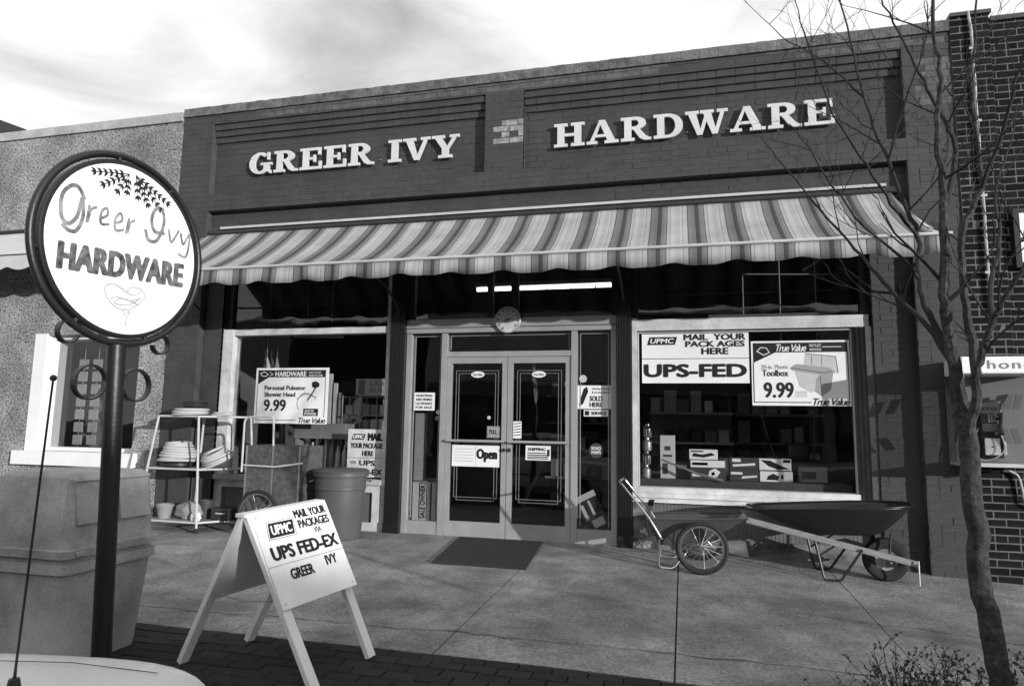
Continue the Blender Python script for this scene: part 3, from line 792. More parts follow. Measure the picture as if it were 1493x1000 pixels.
bm = NB(); cyl(bm, (-5.4, 1.0, 2.6), (-5.4, 1.0, 4.2), .006, seg=6); cyl(bm, (-5.0, 1.0, 2.59), (-5.0, 1.0, 4.2), .006, seg=6); obj('hanger', bm, steel, t)
# pale thin rack behind the right transom
t = thing('wire_rack', 'thin pale wire frame standing behind the right transom glass', 'rack', (1.05, .25, 2.6))
bm = NB()
for xx in (.69, 1.09, 1.47): cyl(bm, (xx, .25, 2.3), (xx, .25, 3.7 if xx > .7 else 3.10), .008, seg=6)
cyl(bm, (.69, .25, 3.10), (1.62, .25, 3.06), .008, seg=6)
obj('wires', bm, offwhite, t)
bm = NB(); box(bm, .3, 1.65, .2, .32, 2.57, 2.62); obj('rail', bm, card_m, t)

# ================================================================== POSTERS AND NOTICES
def hw_poster(name, label, x0, x1, z0, z1, y, kind, th=.004):
    t = thing(name, label, 'poster', ((x0+x1)/2, y, z0))
    F = Frame((x0, y, z0), (1, 0, 0), (0, 0, 1), x1-x0, z1-z0)
    F.sheet('sheet', white, t, th)
    bm, wm, gm, fm = NB(), NB(), NB(), NB()
    if kind == 'toolbox':
        F.poly(bm, [(.02, .97), (.02, .66), (.25, .82), (.98, .82), (.98, .97)])
        F.line(bm, [(.02, .66), (.02, .05), (.60, .05)], .010); F.line(bm, [(.98, .82), (.98, .1)], .010)
        F.text(wm, 'True Value', .26, .835, .57, .945, .02, .35, .85); F.text(wm, 'HELP IS JUST', .60, .89, .72, .945, .01); F.text(wm, 'AROUND', .60, .84, .72, .88, .01)
        F.line(wm, [(.73, .90), (.92, .90)], .006, .003); F.line(wm, [(.06, .84), (.10, .90), (.16, .89), (.19, .82), (.13, .78), (.06, .84)], .008, .003)
        F.text(gm, '20-in. Plastic', .10, .565, .38, .63, .02, off=.0025); F.text(bm, 'Toolbox', .11, .45, .38, .55, .03)
        F.text(bm, '9.99', .12, .12, .43, .36, .045)
        F.text(bm, 'True Value', .62, .01, .985, .115, .03, .35, .85)
        # picture of the toolbox: lid, tray, box and crate
        F.poly(fm, [(.56, .80), (.86, .75), (.88, .50), (.80, .49), (.78, .58), (.54, .62)], .0016)
        F.poly(gm, [(.40, .58), (.46, .64), (.80, .58), (.84, .50), (.74, .46), (.42, .54)], .0019)
        F.poly(fm, [(.45, .53), (.70, .47), (.70, .25), (.60, .20), (.49, .30)], .0017)
        F.poly(gm, [(.70, .47), (.83, .50), (.80, .24), (.71, .15), (.64, .22), (.66, .42)], .0021)
        F.line(bm, [(.56, .80), (.86, .75), (.88, .50)], .006, .0026); F.line(bm, [(.40, .58), (.74, .50), (.84, .53)], .006, .0026); F.line(bm, [(.71, .15), (.70, .46)], .005, .0026); F.line(bm, [(.62, .62), (.62, .77)], .004, .0026); F.line(bm, [(.72, .6), (.72, .75)], .004, .0026)
        for k in range(4): F.line(bm, [(.44, .14+.025*k), (.56, .14+.025*k)], .004, .0022)
    else:
        F.poly(bm, [(.03, .96), (.03, .70), (.18, .83), (.96, .83), (.96, .96)])
        F.line(bm, [(.03, .70), (.03, .06), (.58, .06)], .008); F.line(bm, [(.96, .83), (.96, .12)], .008)
        F.text(wm, 'HARDWARE', .27, .845, .70, .935, .05); F.text(wm, 'HELP IS JUST', .73, .89, .90, .93, .01); F.text(wm, 'AROUND THE CORNER', .73, .845, .92, .88, .01)
        F.line(wm, [(.06, .90), (.12, .93), (.17, .88), (.14, .85), (.09, .85), (.06, .90)], .008, .003); F.line(wm, [(.19, .93), (.24, .88), (.19, .86)], .006, .003)
        F.text(bm, 'Personal Pulsator', .13, .60, .70, .68, .06); F.text(bm, 'Shower Head', .13, .48, .56, .56, .06)
        F.text(bm, '9.99', .13, .22, .44, .43, .045)
        F.text(bm, 'True Value', .62, .015, .985, .11, .03, .35, .85)
        F.rect(bm, .68, .14, .88, .27, .0018); F.text(wm, 'ALSO IN', .70, .21, .82, .25, .03, off=.004); F.text(wm, 'POWER', .70, .155, .86, .20, .04, off=.004)
        # hand shower and hose
        F.poly(bm, [(.78, .74), (.83, .76), (.88, .72), (.88, .66), (.82, .63), (.78, .66)], .0019)
        F.line(bm, [(.83, .64), (.78, .52), (.73, .42)], .018, .0022)
        arc_ = [(.60+.02*math.cos(a)+.0, .30) for a in (0,)]
        pts = [(.72+.13*math.cos(R(a)), .36+.18*math.sin(R(a))) for a in range(20, 230, 15)]
        F.line(gm, pts, .012, .0021); F.line(gm, [(.58, .44), (.70, .53), (.86, .47)], .010, .0022)
        F.line(bm, [(.60, .42), (.64, .52), (.70, .56)], .006, .0024)
    obj('black_print', bm, ink, t); obj('white_print', wm, white, t)
    obj('grey_print', gm, ink_mid, t)
    if len(fm.verts): obj('pale_grey_print', fm, ink_faint, t)
    else: fm.free()
    return t
hw_poster('sale_poster', 'white toolbox sale poster priced 9.99 at the top of the right window', .742, 1.745, 1.572, 2.283, .026, 'toolbox', .006)
hw_poster('sale_poster', 'white shower head sale poster priced 9.99 in the left window', -5.53, -4.455, 1.29, 2.02, .026, 'shower', .006)

def upmc(F, bm, wm, a0, b0, a1, b1, sh=.18):
    d = sh*(b1-b0)*F.h/F.w
    F.poly(bm, [(a0, b0), (a1-d, b0), (a1, b1), (a0+d, b1)], .0018)
    F.text(wm, 'UPMC', a0+.08*(a1-a0)+d*.3, b0+.18*(b1-b0), a1-.08*(a1-a0)-d*.3, b1-.18*(b1-b0), .055, .2, off=.0032)
# big mail banner in the right window
t = thing('mail_banner', 'wide white mail service banner at the top left of the right window', 'poster', (.13, .026, 1.82))
F = Frame((-.453, .026, 1.817), (1, 0, 0), (0, 0, 1), 1.172, .57); F.sheet('sheet', white, t, .006)
bm, wm = NB(), NB()
upmc(F, bm, wm, .05, .77, .34, .93, .3)
F.text(bm, 'MAIL  YOUR', .40, .855, .975, .98, .08); F.text(bm, 'PACK AGES', .415, .72, .965, .84, .08); F.text(bm, 'HERE', .565, .57, .815, .70, .08)
F.rect(bm, 0, .483, 1, .495)
F.text(bm, 'UPS-FED', .015, .115, .98, .385, .10)
obj('black_print', bm, ink, t); obj('white_print', wm, white, t)
# mail sign low in the left window
t = thing('mail_notice', 'white mail service notice low in the right corner of the left window', 'poster', (-3.88, .026, .64))
F = Frame((-4.14, .026, .64), (1, 0, 0), (0, 0, 1), .515, .595); F.sheet('sheet', white_old, t, .006)
bm, wm = NB(), NB()
upmc(F, bm, wm, .10, .78, .47, .90, .3)
F.text(bm, 'MAIL', .53, .76, .93, .92, .10); F.text(bm, 'YOUR PACKAGES', .08, .60, .97, .71, .06); F.text(bm, 'HERE', .40, .44, .70, .55, .06)
F.rect(bm, 0, .395, 1, .403); F.text(bm, 'VIA', .10, .27, .24, .34, .01, .3); F.text(bm, 'UPS', .33, .24, .75, .35, .08); F.text(bm, 'FED-EX', .22, .05, .95, .17, .08)
obj('black_print', bm, ink, t); obj('white_print', wm, white, t)
# light bulb sign on the rack
t = thing('rack_sign', 'grey LIGHT BULB sign topping the rack in the left window', 'sign', (-4.04, .5, 1.68))
F = Frame((-4.29, .47, 1.68), (1, 0, 0), (0, 0, 1), .60, .225); F.sheet('board', card_l, t, .012)
bm = NB(); F.rect(bm, .06, .06, .22, .94); F.text(bm, 'LIGHT', .34, .58, .92, .85, .02); F.text(bm, 'BULBS', .34, .18, .92, .45, .02); obj('black_print', bm, ink_grey, t)
# door notices
def notice(name, label, x0, x1, z0, z1, y, build, mt=None, cat='notice'):
    t = thing(name, label, cat, ((x0+x1)/2, y, z0)); F = Frame((x0, y, z0), (1, 0, 0), (0, 0, 1), x1-x0, z1-z0)
    F.sheet('sheet', mt or white, t, .003); bm, wm = NB(), NB(); build(F, bm, wm)
    if bm.verts: obj('black_print', bm, ink, t)
    else: bm.free()
    if len(wm.verts): obj('grey_print', wm, ink_mid, t)
    else: wm.free()
    return t
def b_open(F, bm, wm):
    F.text(bm, 'Open', .52, .22, .96, .85, .085)
    for k in range(5): F.line(wm, [(.05, .82-.14*k), (.45, .82-.14*k)], .006)
    F.line(wm, [(.50, .05), (.50, .95)], .004)
notice('open_sign', 'white Open sign on the left door below the push bar', -2.725, -2.13, .815, 1.068, -.016, b_open, cat='sign')
def b_card(F, bm, wm):
    F.text(bm, 'SHIPPING', .10, .64, .80, .86, .05); F.line(bm, [(.08, .5), (.8, .5)], .012); F.rect(bm, .86, .3, .96, .75)
    for k in range(3): F.line(bm, [(.08, .36-.12*k), (.9, .36-.12*k)], .012)
notice('door_card', 'small white printed card on the right door below the push bar', -1.81, -1.51, .91, 1.08, -.016, b_card)
def b_sold(F, bm, wm):
    F.text(bm, 'SOLD', .36, .33, .74, .55, .05); F.text(bm, 'HERE', .36, .08, .74, .28, .05); F.text(bm, 'Hunting & Fishing', .44, .80, .97, .90, .02); F.text(bm, 'Licenses', .44, .66, .97, .76, .02)
    F.poly(bm, [(.04, .12), (.16, .2), (.32, .75), (.28, .95), (.18, .85), (.10, .5)])
notice('licence_notice', 'white SOLD HERE notice on the right sidelight glass', -1.198, -.808, 1.517, 1.79, .014, b_sold)
def b_strip(F, bm, wm): F.text(bm, 'SERVICE', .30, .25, .92, .75, .06); F.rect(bm, .04, .15, .22, .85)
notice('strip_notice', 'narrow white strip notice under the SOLD HERE notice', -1.126, -.839, 1.43, 1.505, .014, b_strip)
def b_four(F, bm, wm):
    for k, s_ in enumerate(('HUNTING', 'AND FISHING', 'LICENSES', 'FOR SALE')): F.text(bm, s_, .12, .76-.22*k, .88, .90-.22*k, .04)
notice('licence_card', 'white card with four printed lines on the left sidelight', -3.262, -2.977, 1.48, 1.70, .014, b_four)
def b_sale(F, bm, wm):
    F.line(bm, [(.30, .02), (.30, .97), (.62, .97), (.62, .02)], .012); F.line(bm, [(.80, .02), (.80, .97)], .02)
    b2 = text_bm('SALE OWNER', .03); xs = [v.co.x for v in b2.verts]; ys = [v.co.y for v in b2.verts]
    for v in b2.verts:
        p = (v.co.x-min(xs))/(max(xs)-min(xs)); q = (v.co.y-min(ys))/(max(ys)-min(ys))
        v.co = Vector(((.56-.22*q)*F.w, (.04+.9*p)*F.h, .003))
    merge(bm, b2, F.m)
notice('sale_sign', 'upright white for sale sign lettered sideways behind the left sidelight', -3.25, -2.95, .15, .60, .06, b_sale, cat='sign')
for x, lb_ in ((-2.42, 'small white oval sticker high on the left door'), (-1.66, 'small white oval sticker high on the right door')):
    t = thing('oval_sticker', lb_, 'sticker', (x, -.006, 1.88)); bm = NB()
    lathe(bm, [(0, 0), (.085, 0), (.085, .002), (0, .002)], 28, Matrix.Translation((x, -.013, 1.92)) @ Matrix.Diagonal((1, 1, .45, 1)) @ Matrix.Rotation(R(90), 4, 'X')); obj('sheet', bm, white, t)
    F = Frame((x-.08, -.0155, 1.88), (1, 0, 0), (0, 0, 1), .16, .08); bm = NB(); F.text(bm, 'True Value', .12, .3, .88, .7, .02, .3); obj('black_print', bm, ink_grey, t)
def disc(name, label, x, y, z, r, mt, cat='sticker', txt=None):
    bm = NB(); lathe(bm, [(0, 0), (r, 0), (r, .003), (0, .003)], 24, Matrix.Translation((x, y, z)) @ Matrix.Rotation(R(90), 4, 'X'))
    o = tag(centre_origin(obj(name, bm, mt)), label, cat); 
    if txt:
        F = Frame((x-r, y-.0035, z-r), (1, 0, 0), (0, 0, 1), 2*r, 2*r); bm = NB()
        for k, q in enumerate(txt): F.text(bm, q, .18, .54-.28*k, .82, .76-.28*k, .03, off=.001)
        obj('lettering', bm, white, o)
disc('round_sticker', 'small round pale sticker above the SOLD HERE notice', -1.135, .012, 1.868, .045, card_l)
disc('round_sticker', 'round dark ROAD MAPS sticker on the right sidelight', -.98, .012, 1.04, .085, card_d, txt=('ROAD', 'MAPS'))
disc('round_sticker', 'upper of two tiny pale round stickers on the left sidelight', -2.93, .012, 1.46, .028, card_l)
disc('round_sticker', 'lower of two tiny pale round stickers on the left sidelight', -2.94, .012, 1.385, .028, card_m)
disc('round_sticker', 'tiny round sticker on the glass of the left door', -2.27, -.006, 1.40, .022, card_l)
def b_s1(F, bm, wm): F.rect(wm, .1, .1, .9, .9); F.text(bm, 'PULL', .2, .3, .8, .7, .03)
notice('door_decal', 'small grey square decal above the left door push bar', -2.29, -2.13, 1.16, 1.30, -.016, b_s1, card_m, 'sticker')
def b_s2(F, bm, wm):
    for k in range(5): F.line(bm, [(.1, .85-.17*k), (.9, .85-.17*k+.05)], .010)
notice('door_leaflet', 'small white leaflet at the left edge of the right door', -1.966, -1.865, 1.16, 1.36, -.016, b_s2)
# shelf edges and dim goods behind the doors
t = thing('gondola_shelf', 'dim tall shelving seen through the right door glass', 'shelving', (-1.5, 2.2, -.03))
bm = NB(); box(bm, -2.0, -.6, 2.5, 2.54, -.03, 1.9); obj('back_panel', bm, card_d, t)
for k in range(5):
    bm = NB(); box(bm, -2.0, -.6, 2.1, 2.5, .15+.4*k, .18+.4*k); obj('shelf_board', bm, card_m, t)
for k in range(5):
    for i in range(7):
        h = random.uniform(.12, .26); w = random.uniform(.08, .16); x = -1.92+.19*i
        bm = NB(); bevelbox(bm, x, x+w, 2.13, 2.3, .182+.4*k, .182+.4*k+h, .006, 1)
        o = centre_origin(obj('packet', bm, random.choice([card_l, card_m, card_d, card_m])))
        tag(o, 'dim packet on the shelving behind the right door', 'packet', 'packets on the shelving behind the doors')
# tilted carton in the right sidelight, cartons in the left
t = thing('carton', 'printed carton leaning at an angle behind the foot of the right sidelight', 'box', (-1.04, .1, -.03))
MX = Matrix.Translation((-1.04, .10, .35)) @ Matrix.Rotation(R(-27), 4, 'Y')
bm = NB(); box(bm, -.13, .13, -.04, .10, -.21, .21, MX); obj('body', bm, card_d, t)
bm = NB(); box(bm, -.128, .128, -.043, -.041, .14, .208, MX); box(bm, -.05, .09, -.043, -.041, -.19, -.10, MX); box(bm, -.10, -.06, -.043, -.041, -.08, .10, MX); box(bm, .0, .03, -.043, -.041, -.05, .12, MX); obj('label_print', bm, white, t)
bm = NB(); box(bm, -1.17, -.92, .16, .35, -.03, .14); tag(centre_origin(obj('carton', bm, card_l)), 'pale carton under the leaning one behind the right sidelight', 'box')
bm = NB(); box(bm, -3.26, -2.93, .066, .45, -.03, .62); tag(centre_origin(obj('carton', bm, card_m)), 'large grey carton behind the sideways lettered for sale sign', 'box')
bm = NB(); box(bm, -3.27, -3.14, .12, .2, .62, 1.45); tag(centre_origin(obj('upright_board', bm, card_l)), 'pale upright board behind the left sidelight', 'board')

# ================================================================== GOODS IN THE RIGHT WINDOW
def carton(x0, x1, z0, z1, y, label, body, prints, dp=.16, rz=0):
    t = thing('carton', label, 'box', ((x0+x1)/2, y+dp/2, z0), R(rz))
    bm = NB(); hw = (x1-x0)/2; bevelbox(bm, -hw, hw, -dp/2, dp/2, 0, z1-z0, .004, 1); obj('body', bm, body, t, local=True)
    for mt, pl in prints:
        bm = NB()
        for k, p in enumerate(pl):
            b2 = NB(); b2.faces.new([b2.verts.new((-hw+a*2*hw, -dp/2-.0015-.0004*k, b*(z1-z0))) for a, b in p]); merge(bm, b2)
        obj('print', bm, mt, t, local=True)
    return t
def rc(a0, b0, a1, b1): return [(a0, b0), (a1, b0), (a1, b1), (a0, b1)]
DZ = .60
yb = .30
bm = NB(); box(bm, -.50, 1.75, .18, .62, .602, .73); tag(centre_origin(obj('display_riser', bm, card_d)), 'dark riser board along the bottom of the right window display', 'stand')
DZ = .731
carton(-.27, -.10, DZ, 1.225, yb, 'tall pale carton at the left of the right window display', card_l, [(card_d, [rc(.15, .1, .5, .35), rc(.2, .5, .8, .55), rc(.3, .65, .7, .75)])])
carton(-.10, .06, DZ, .92, yb+.1, 'low dark carton beside the tall pale one in the right window', card_d, [(card_l, [rc(.2, .6, .8, .8)])])
carton(.065, .46, DZ, .955, yb, 'dark printed carton with a white motif, left of the display stack', card_d, [(white, [rc(.02, .62, .98, .97), [(.5, .1), (.75, .15), (.85, .4), (.7, .58), (.55, .45)], rc(.06, .15, .3, .3)]), (ink, [rc(.06, .72, .5, .86), [(.6, .2), (.7, .25), (.68, .4), (.6, .38)]])])
carton(.06, .375, .956, 1.07, yb+.02, 'white tool carton lying on top of the dark printed carton', white, [(ink, [[(.1, .3), (.5, .2), (.9, .45), (.8, .7), (.45, .5), (.15, .65)], rc(.05, .75, .5, .88)])])
carton(.50, .81, DZ, .86, yb, 'lower black carton with white stripe in the right window', card_d, [(white, [rc(.05, .55, .45, .75), [(.4, .2), (.95, .35), (.95, .5), (.45, .4)]])])
carton(.50, .81, .861, .99, yb+.01, 'upper black carton with white stripe in the right window', card_d, [(white, [rc(.1, .62, .4, .9), [(.12, .2), (.9, .35), (.9, .55), (.12, .4)]])])
carton(.825, 1.17, DZ, .845, yb, 'white saw carton at the bottom right of the display', white, [(ink, [[(.2, .2), (.55, .15), (.6, .55), (.4, .8), (.25, .55)], rc(.65, .3, .72, .7)])])
carton(.82, 1.16, .846, .985, yb+.01, 'white drill carton on top of the saw carton', white, [(ink, [[(.05, .9), (.35, .85), (.8, .35), (.95, .2), (.6, .15), (.3, .4)], rc(.75, .7, .98, .95), rc(.02, .02, .98, .1)])])
carton(1.25, 1.55, DZ, .90, yb+.12, 'dim grey carton at the right end of the window display', card_m, [(card_d, [rc(.1, .2, .6, .7)])])
# stacked bottles at the left edge
for k in range(4):
    bm = NB(); lathe(bm, [(0, 0), (.05, 0), (.055, .02), (.055, .10), (.03, .13), (.03, .155), (0, .155)], 14, Matrix.Translation((-.43+.006*k, .27, DZ+.156*k)))
    tag(centre_origin(obj('glass_jar', bm, chrome if k % 2 else steel, None, True)), ['shiny jar at the foot of the stack at the window edge', 'second shiny jar up in the stack at the window edge', 'third shiny jar up in the stack at the window edge', 'topmost shiny jar in the stack at the window edge'][k], 'jar', 'stacked shiny jars')
# hand tool handle leaning
bm = NB(); tube(bm, [(-.25, .2, .95), (.15, .16, .80), (.42, .14, .735)], [.012, .012, .016], 8); tag(centre_origin(obj('wooden_pole', bm, wood, None, True)), 'long wooden tool handle lying across the window display', 'tool')
# lawn mower like machine deeper in
t = thing('lawn_mower', 'dim lawn mower with tube handle deeper in the right window', 'mower', (1.35, 1.3, -.03))
bm = NB(); bevelbox(bm, 1.1, 1.65, 1.05, 1.5, .72, .95, .05, 3); bevelbox(bm, 1.25, 1.5, 1.15, 1.4, .95, 1.15, .04, 3); obj('body', bm, greysteel, t, True)
for a, b in ((1.12, 1.05), (1.63, 1.05), (1.12, 1.5), (1.63, 1.5)):
    bm = NB(); lathe(bm, [(0, -.025), (.1, -.025), (.11, -.01), (.11, .01), (.1, .025), (0, .025)], 18, Matrix.Translation((a, b, .71)) @ Matrix.Rotation(R(90), 4, 'X')); obj('wheel', bm, rubber, t, True)
bm = NB(); tube(bm, [(1.15, 1.5, .9), (1.0, 1.9, 1.6), (1.7, 1.9, 1.6), (1.6, 1.5, .9)], .014, 8); obj('handle', bm, steel, t, True)
bm = NB(); box(bm, .95, 1.85, .95, 1.7, .52, .60); box(bm, .98, 1.03, .98, 1.65, -.03, .52); box(bm, 1.77, 1.82, .98, 1.65, -.03, .52); tag(centre_origin(obj('display_table', bm, card_d)), 'dark low table under the mower inside the right window', 'table')

random.seed(31)
for gi, (gx0, gx1, gy, where) in enumerate(((-.45, .65, 1.6, 'left'), (.75, 1.9, 2.3, 'right'))):
    t = thing('gondola_shelf', 'dim goods shelving deep behind the %s half of the right window' % where, 'shelving', ((gx0+gx1)/2, gy, -.03))
    bm = NB(); box(bm, gx0, gx1, gy+.4, gy+.44, -.03, 1.75); obj('back_panel', bm, card_m, t)
    for k in range(4):
        bm = NB(); box(bm, gx0, gx1, gy, gy+.4, .3+.4*k, .33+.4*k); obj('shelf_board', bm, card_l, t)
        for i in range(6):
            w = random.uniform(.10, .17); h = random.uniform(.12, .3); x = gx0+.02+(gx1-gx0)*i/6.2
            if k == 0: continue
            bm = NB(); bevelbox(bm, x, x+w, gy+.03, gy+.25, .331+.4*k, .331+.4*k+h, .008, 1)
            tag(centre_origin(obj('packet', bm, random.choice([card_l, card_m, card_l, card_d, white]))), 'dim packet on the deep shelving behind the %s half of the right window' % where, 'packet', 'packets on the deep shelving, %s unit' % where)
# ================================================================== GOODS IN THE LEFT WINDOW
t = thing('bulb_rack', 'wire rack of pale packets under the LIGHT BULB sign', 'rack', (-4.0, .55, .55))
bm = NB()
for z in (1.20, 1.42, 1.66):
    for y in (.42, .62): cyl(bm, (-4.45, y, z), (-3.68, y, z), .006, seg=6)
for xx in (-4.45, -4.2, -3.95, -3.68):
    for y in (.42, .62): cyl(bm, (xx, y, .55), (xx, y, 1.68), .006, seg=6)
for z in (1.19, 1.41): box(bm, -4.45, -3.68, .42, .62, z-.008, z-.002)
obj('wires', bm, steel, t)
for k, z in enumerate((1.19, 1.41)):
    for i in range(6):
        x = -4.43+.125*i; h = random.uniform(.13, .19)
        bm = NB(); bevelbox(bm, x+.006, x+.112, .45, .58, z, z+h, .006, 1)
        tag(centre_origin(obj('bulb_packet', bm, random.choice([card_l, card_l, card_m]))), ['packet on the lower wire shelf below the LIGHT BULB sign', 'packet on the upper wire shelf below the LIGHT BULB sign'][k], 'packet', ['packets on the lower bulb shelf', 'packets on the upper bulb shelf'][k])
for i, x in enumerate((-4.72, -4.64, -4.56)):
    bm = NB(); box(bm, x, x+.045, .50, .54, .551, 1.98-.13*i); tag(centre_origin(obj('upright_board', bm, [card_l, card_l, card_m][i])), ['tallest pale upright board in the left window', 'middle of three pale upright boards in the left window', 'shortest of three upright boards in the left window'][i], 'board', 'upright boards in the left window')
for i in range(8):
    x = -5.0+.095*i; h = random.uniform(.42, .6)
    bm = NB(); lathe(bm, [(0, 0), (.032, 0), (.032, h*.8), (.014, h*.88), (.014, h), (0, h)], 12, Matrix.Translation((x, .32, .551)))
    tag(centre_origin(obj('roll_tube', bm, random.choice([card_l, card_m, card_l, card_d]), None, True)), 'slim upright tube in the row behind the trash can, inside the left window', 'tube', 'slim tubes in the left window')
bm = NB(); box(bm, -5.05, -4.2, .25, .42, 1.10, 1.30); box(bm, -5.04, -5.0, .26, .41, .552, 1.10); box(bm, -4.25, -4.21, .26, .41, .552, 1.10); tag(centre_origin(obj('display_stand', bm, card_m)), 'grey display stand behind the shower poster', 'stand')
for i in range(4):
    x = -5.72+.07*i
    bm = NB(); pts = [(x+random.gauss(0, .02), .45+random.gauss(0, .03), 2.2-.18*k) for k in range(6)]
    tube(bm, pts, [.01, .045, .03, .05, .035, .01], 7); cyl(bm, (pts[0][0], pts[0][1], 2.19), (pts[0][0], pts[0][1], 4.2), .003, seg=4)
    tag(centre_origin(obj('hanging_goods', bm, random.choice([card_m, card_d, card_l]), None, True)), 'dim knobbly bundle hanging at the left edge of the left window', 'goods', 'bundles hanging in the left window')

# ================================================================== DOOR MAT
bm = NB()
A = [(-2.56, -.14), (-1.56, -.16), (-1.46, -1.47), (-2.40, -1.47)]
lo = [bm.verts.new((x, y, gz(x, y)+.003)) for x, y in A]; hi = [bm.verts.new((x, y, gz(x, y)+.018)) for x, y in A]
bm.faces.new(lo); bm.faces.new(hi)
for k in range(4): bm.faces.new((lo[k], lo[(k+1) % 4], hi[(k+1) % 4], hi[k]))
tag(centre_origin(obj('door_mat', bm, mat_rub)), 'dark rubber mat lying in front of the entrance doors', 'mat')

# ================================================================== ROUND POST SIGN
def raydep(u, v, d):
    return CAMP+(rt2*((u-746.5)/980.93)-up2*((v-500)/980.93)+fw)*d
SC = Vector((-2.817, -5.018, 2.181)); SA = R(6)
su = Vector((math.sin(SA), math.cos(SA), 0)); sv = Vector((0, 0, 1)); sn = su.cross(sv)
base = Vector((-2.82, -4.93, gz(-2.82, -4.93)))
ps = thing('post_sign', 'round white shop sign in a black ring on a black post', 'sign', base)
SM = Matrix((su, sv, sn)).transposed().to_4x4(); SM.translation = SC
top = SC-sv*.50
bm = NB(); tube(bm, [base-Vector((0, 0, .05)), base+Vector((0, 0, .02)), top], [.046, .046, .044], 16); lathe(bm, [(0, 0), (.11, 0), (.11, .02), (.05, .03), (.046, .1), (0, .1)], 16, Matrix.Translation(base)); obj('post', bm, black, ps, True)
bm = NB(); torus(bm, .490, .019, 72, 10, SM); obj('ring', bm, black, ps, True)
bm = NB(); lathe(bm, [(.441, -.022), (.456, -.022), (.462, -.016), (.462, .016), (.456, .022), (.441, .022)], 72, SM, True); obj('rim', bm, black, ps, True)
face_white = mat('sign_face_white', .84, .75, .03, 3, 0, 40)
for sg in (1, -1):
    bm = NB(); bm.faces.new([bm.verts.new(SM @ Vector((.443*math.cos(R(5*q)), .443*math.sin(R(5*q)), .016*sg))) for q in range(72)]); obj('sign_face', bm, face_white, ps)
for a in (12, 58, 100, 192, 240, 330, 290):
    bm = NB(); ca, sa_ = math.cos(R(a)), math.sin(R(a)); cyl(bm, SM @ Vector((ca*.445, sa_*.445, 0)), SM @ Vector((ca*.49, sa_*.49, 0)), .016, seg=8); obj('bracket', bm, black, ps)
F = Frame(SM @ Vector((-.44, -.44, .0163)), su, sv, .88, .88)
# script name as brush strokes, block word, leaf sprays and heart flourish
bm = NB()
def catmull(P, n=7):
    Q = [P[0]]+list(P)+[P[-1]]; out = []
    for i in range(1, len(Q)-2):
        for k in range(n):
            t_ = k/n; p0, p1, p2, p3 = (Vector(q) for q in Q[i-1:i+3])
            out.append(tuple(.5*((2*p1)+(p2-p0)*t_+(2*p0-5*p1+4*p2-p3)*t_*t_+(3*p1-p0-3*p2+p3)*t_**3)))
    return out+[tuple(P[-1])]
def stroke(P, w, target=None): F.line(target if target is not None else bm, catmull(P), w, .0022)
SCR = [([(0.206, 0.716), (0.168, 0.769), (0.124, 0.764), (0.08, 0.699), (0.085, 0.59), (0.126, 0.553), (0.172, 0.604), (0.193, 0.712), (0.207, 0.615), (0.179, 0.531), (0.136, 0.517), (0.097, 0.539)], 0.019),
([(0.231, 0.591), (0.239, 0.688), (0.237, 0.599), (0.25, 0.666), (0.282, 0.692)], 0.013),
([(0.308, 0.633), (0.353, 0.67), (0.342, 0.706), (0.314, 0.673), (0.317, 0.609), (0.365, 0.617)], 0.013),
([(0.399, 0.631), (0.447, 0.665), (0.433, 0.703), (0.405, 0.662), (0.41, 0.597), (0.462, 0.612)], 0.013),
([(0.48, 0.597), (0.492, 0.688), (0.49, 0.606), (0.502, 0.664), (0.53, 0.688)], 0.013),
([(0.611, 0.654), (0.637, 0.598), (0.7, 0.615), (0.739, 0.733), (0.719, 0.813), (0.671, 0.802), (0.648, 0.734), (0.674, 0.665), (0.745, 0.67)], 0.019),
([(0.781, 0.702), (0.805, 0.629), (0.856, 0.716)], 0.013),
([(0.875, 0.702), (0.899, 0.639), (0.942, 0.715), (0.943, 0.629), (0.924, 0.562), (0.87, 0.566)], 0.013)]
for P_, w_ in SCR:
    bm = NB(); stroke(P_, w_); obj('script_letter', bm, mat('grey_script_paint', .2, .7, .8, 14), ps)
bm = NB(); F.text(bm, 'HARDWARE', .082, .295, .922, .45, .085, 0, 1.05, .0026, rise=.06); obj('block_lettering', bm, ink_worn, ps)
bm = NB(); random.seed(5)
for side_, (ax, ay), angs in ((0, (.468, .955), ((196, .215), (217, .185), (243, .13), (268, .10))), (1, (.512, .965), ((338, .25), (322, .235), (303, .17), (282, .12)))):
    for bi, (ang, ln) in enumerate(angs):
        NN = max(3, int(ln/.034))
        for k in range(NN):
            t_ = (k+1)/NN; px, py = ax+math.cos(R(ang))*ln*t_, ay+math.sin(R(ang))*ln*t_
            for sg in (-1, 1, 0):
                if sg == 0 and k < NN-1: continue
                a2 = R(ang+sg*38); L_ = .040; q = Vector((math.cos(a2), math.sin(a2))); w_ = Vector((-q.y, q.x))*.0085; P0 = Vector((px, py))
                F.poly(bm, [tuple(P0), tuple(P0+q*L_*.4+w_), tuple(P0+q*L_), tuple(P0+q*L_*.4-w_)], .0021+.00004*k+.00012*bi+(.00002 if sg > 0 else 0))
        F.line(bm, [(ax, ay), (ax+math.cos(R(ang))*ln, ay+math.sin(R(ang))*ln)], .004, .0030+.00005*bi)
obj('leaf_spray', bm, ink, ps)
bm = NB()
stroke([(0.529, 0.055), (0.532, 0.095), (0.55, 0.138), (0.515, 0.119), (0.505, 0.144), (0.549, 0.151), (0.62, 0.21), (0.647, 0.249), (0.612, 0.284), (0.551, 0.285), (0.517, 0.251)], .007)
stroke([(0.52, 0.14), (0.447, 0.153), (0.392, 0.202), (0.38, 0.257), (0.434, 0.281), (0.494, 0.26), (0.556, 0.239), (0.614, 0.264)], .007)
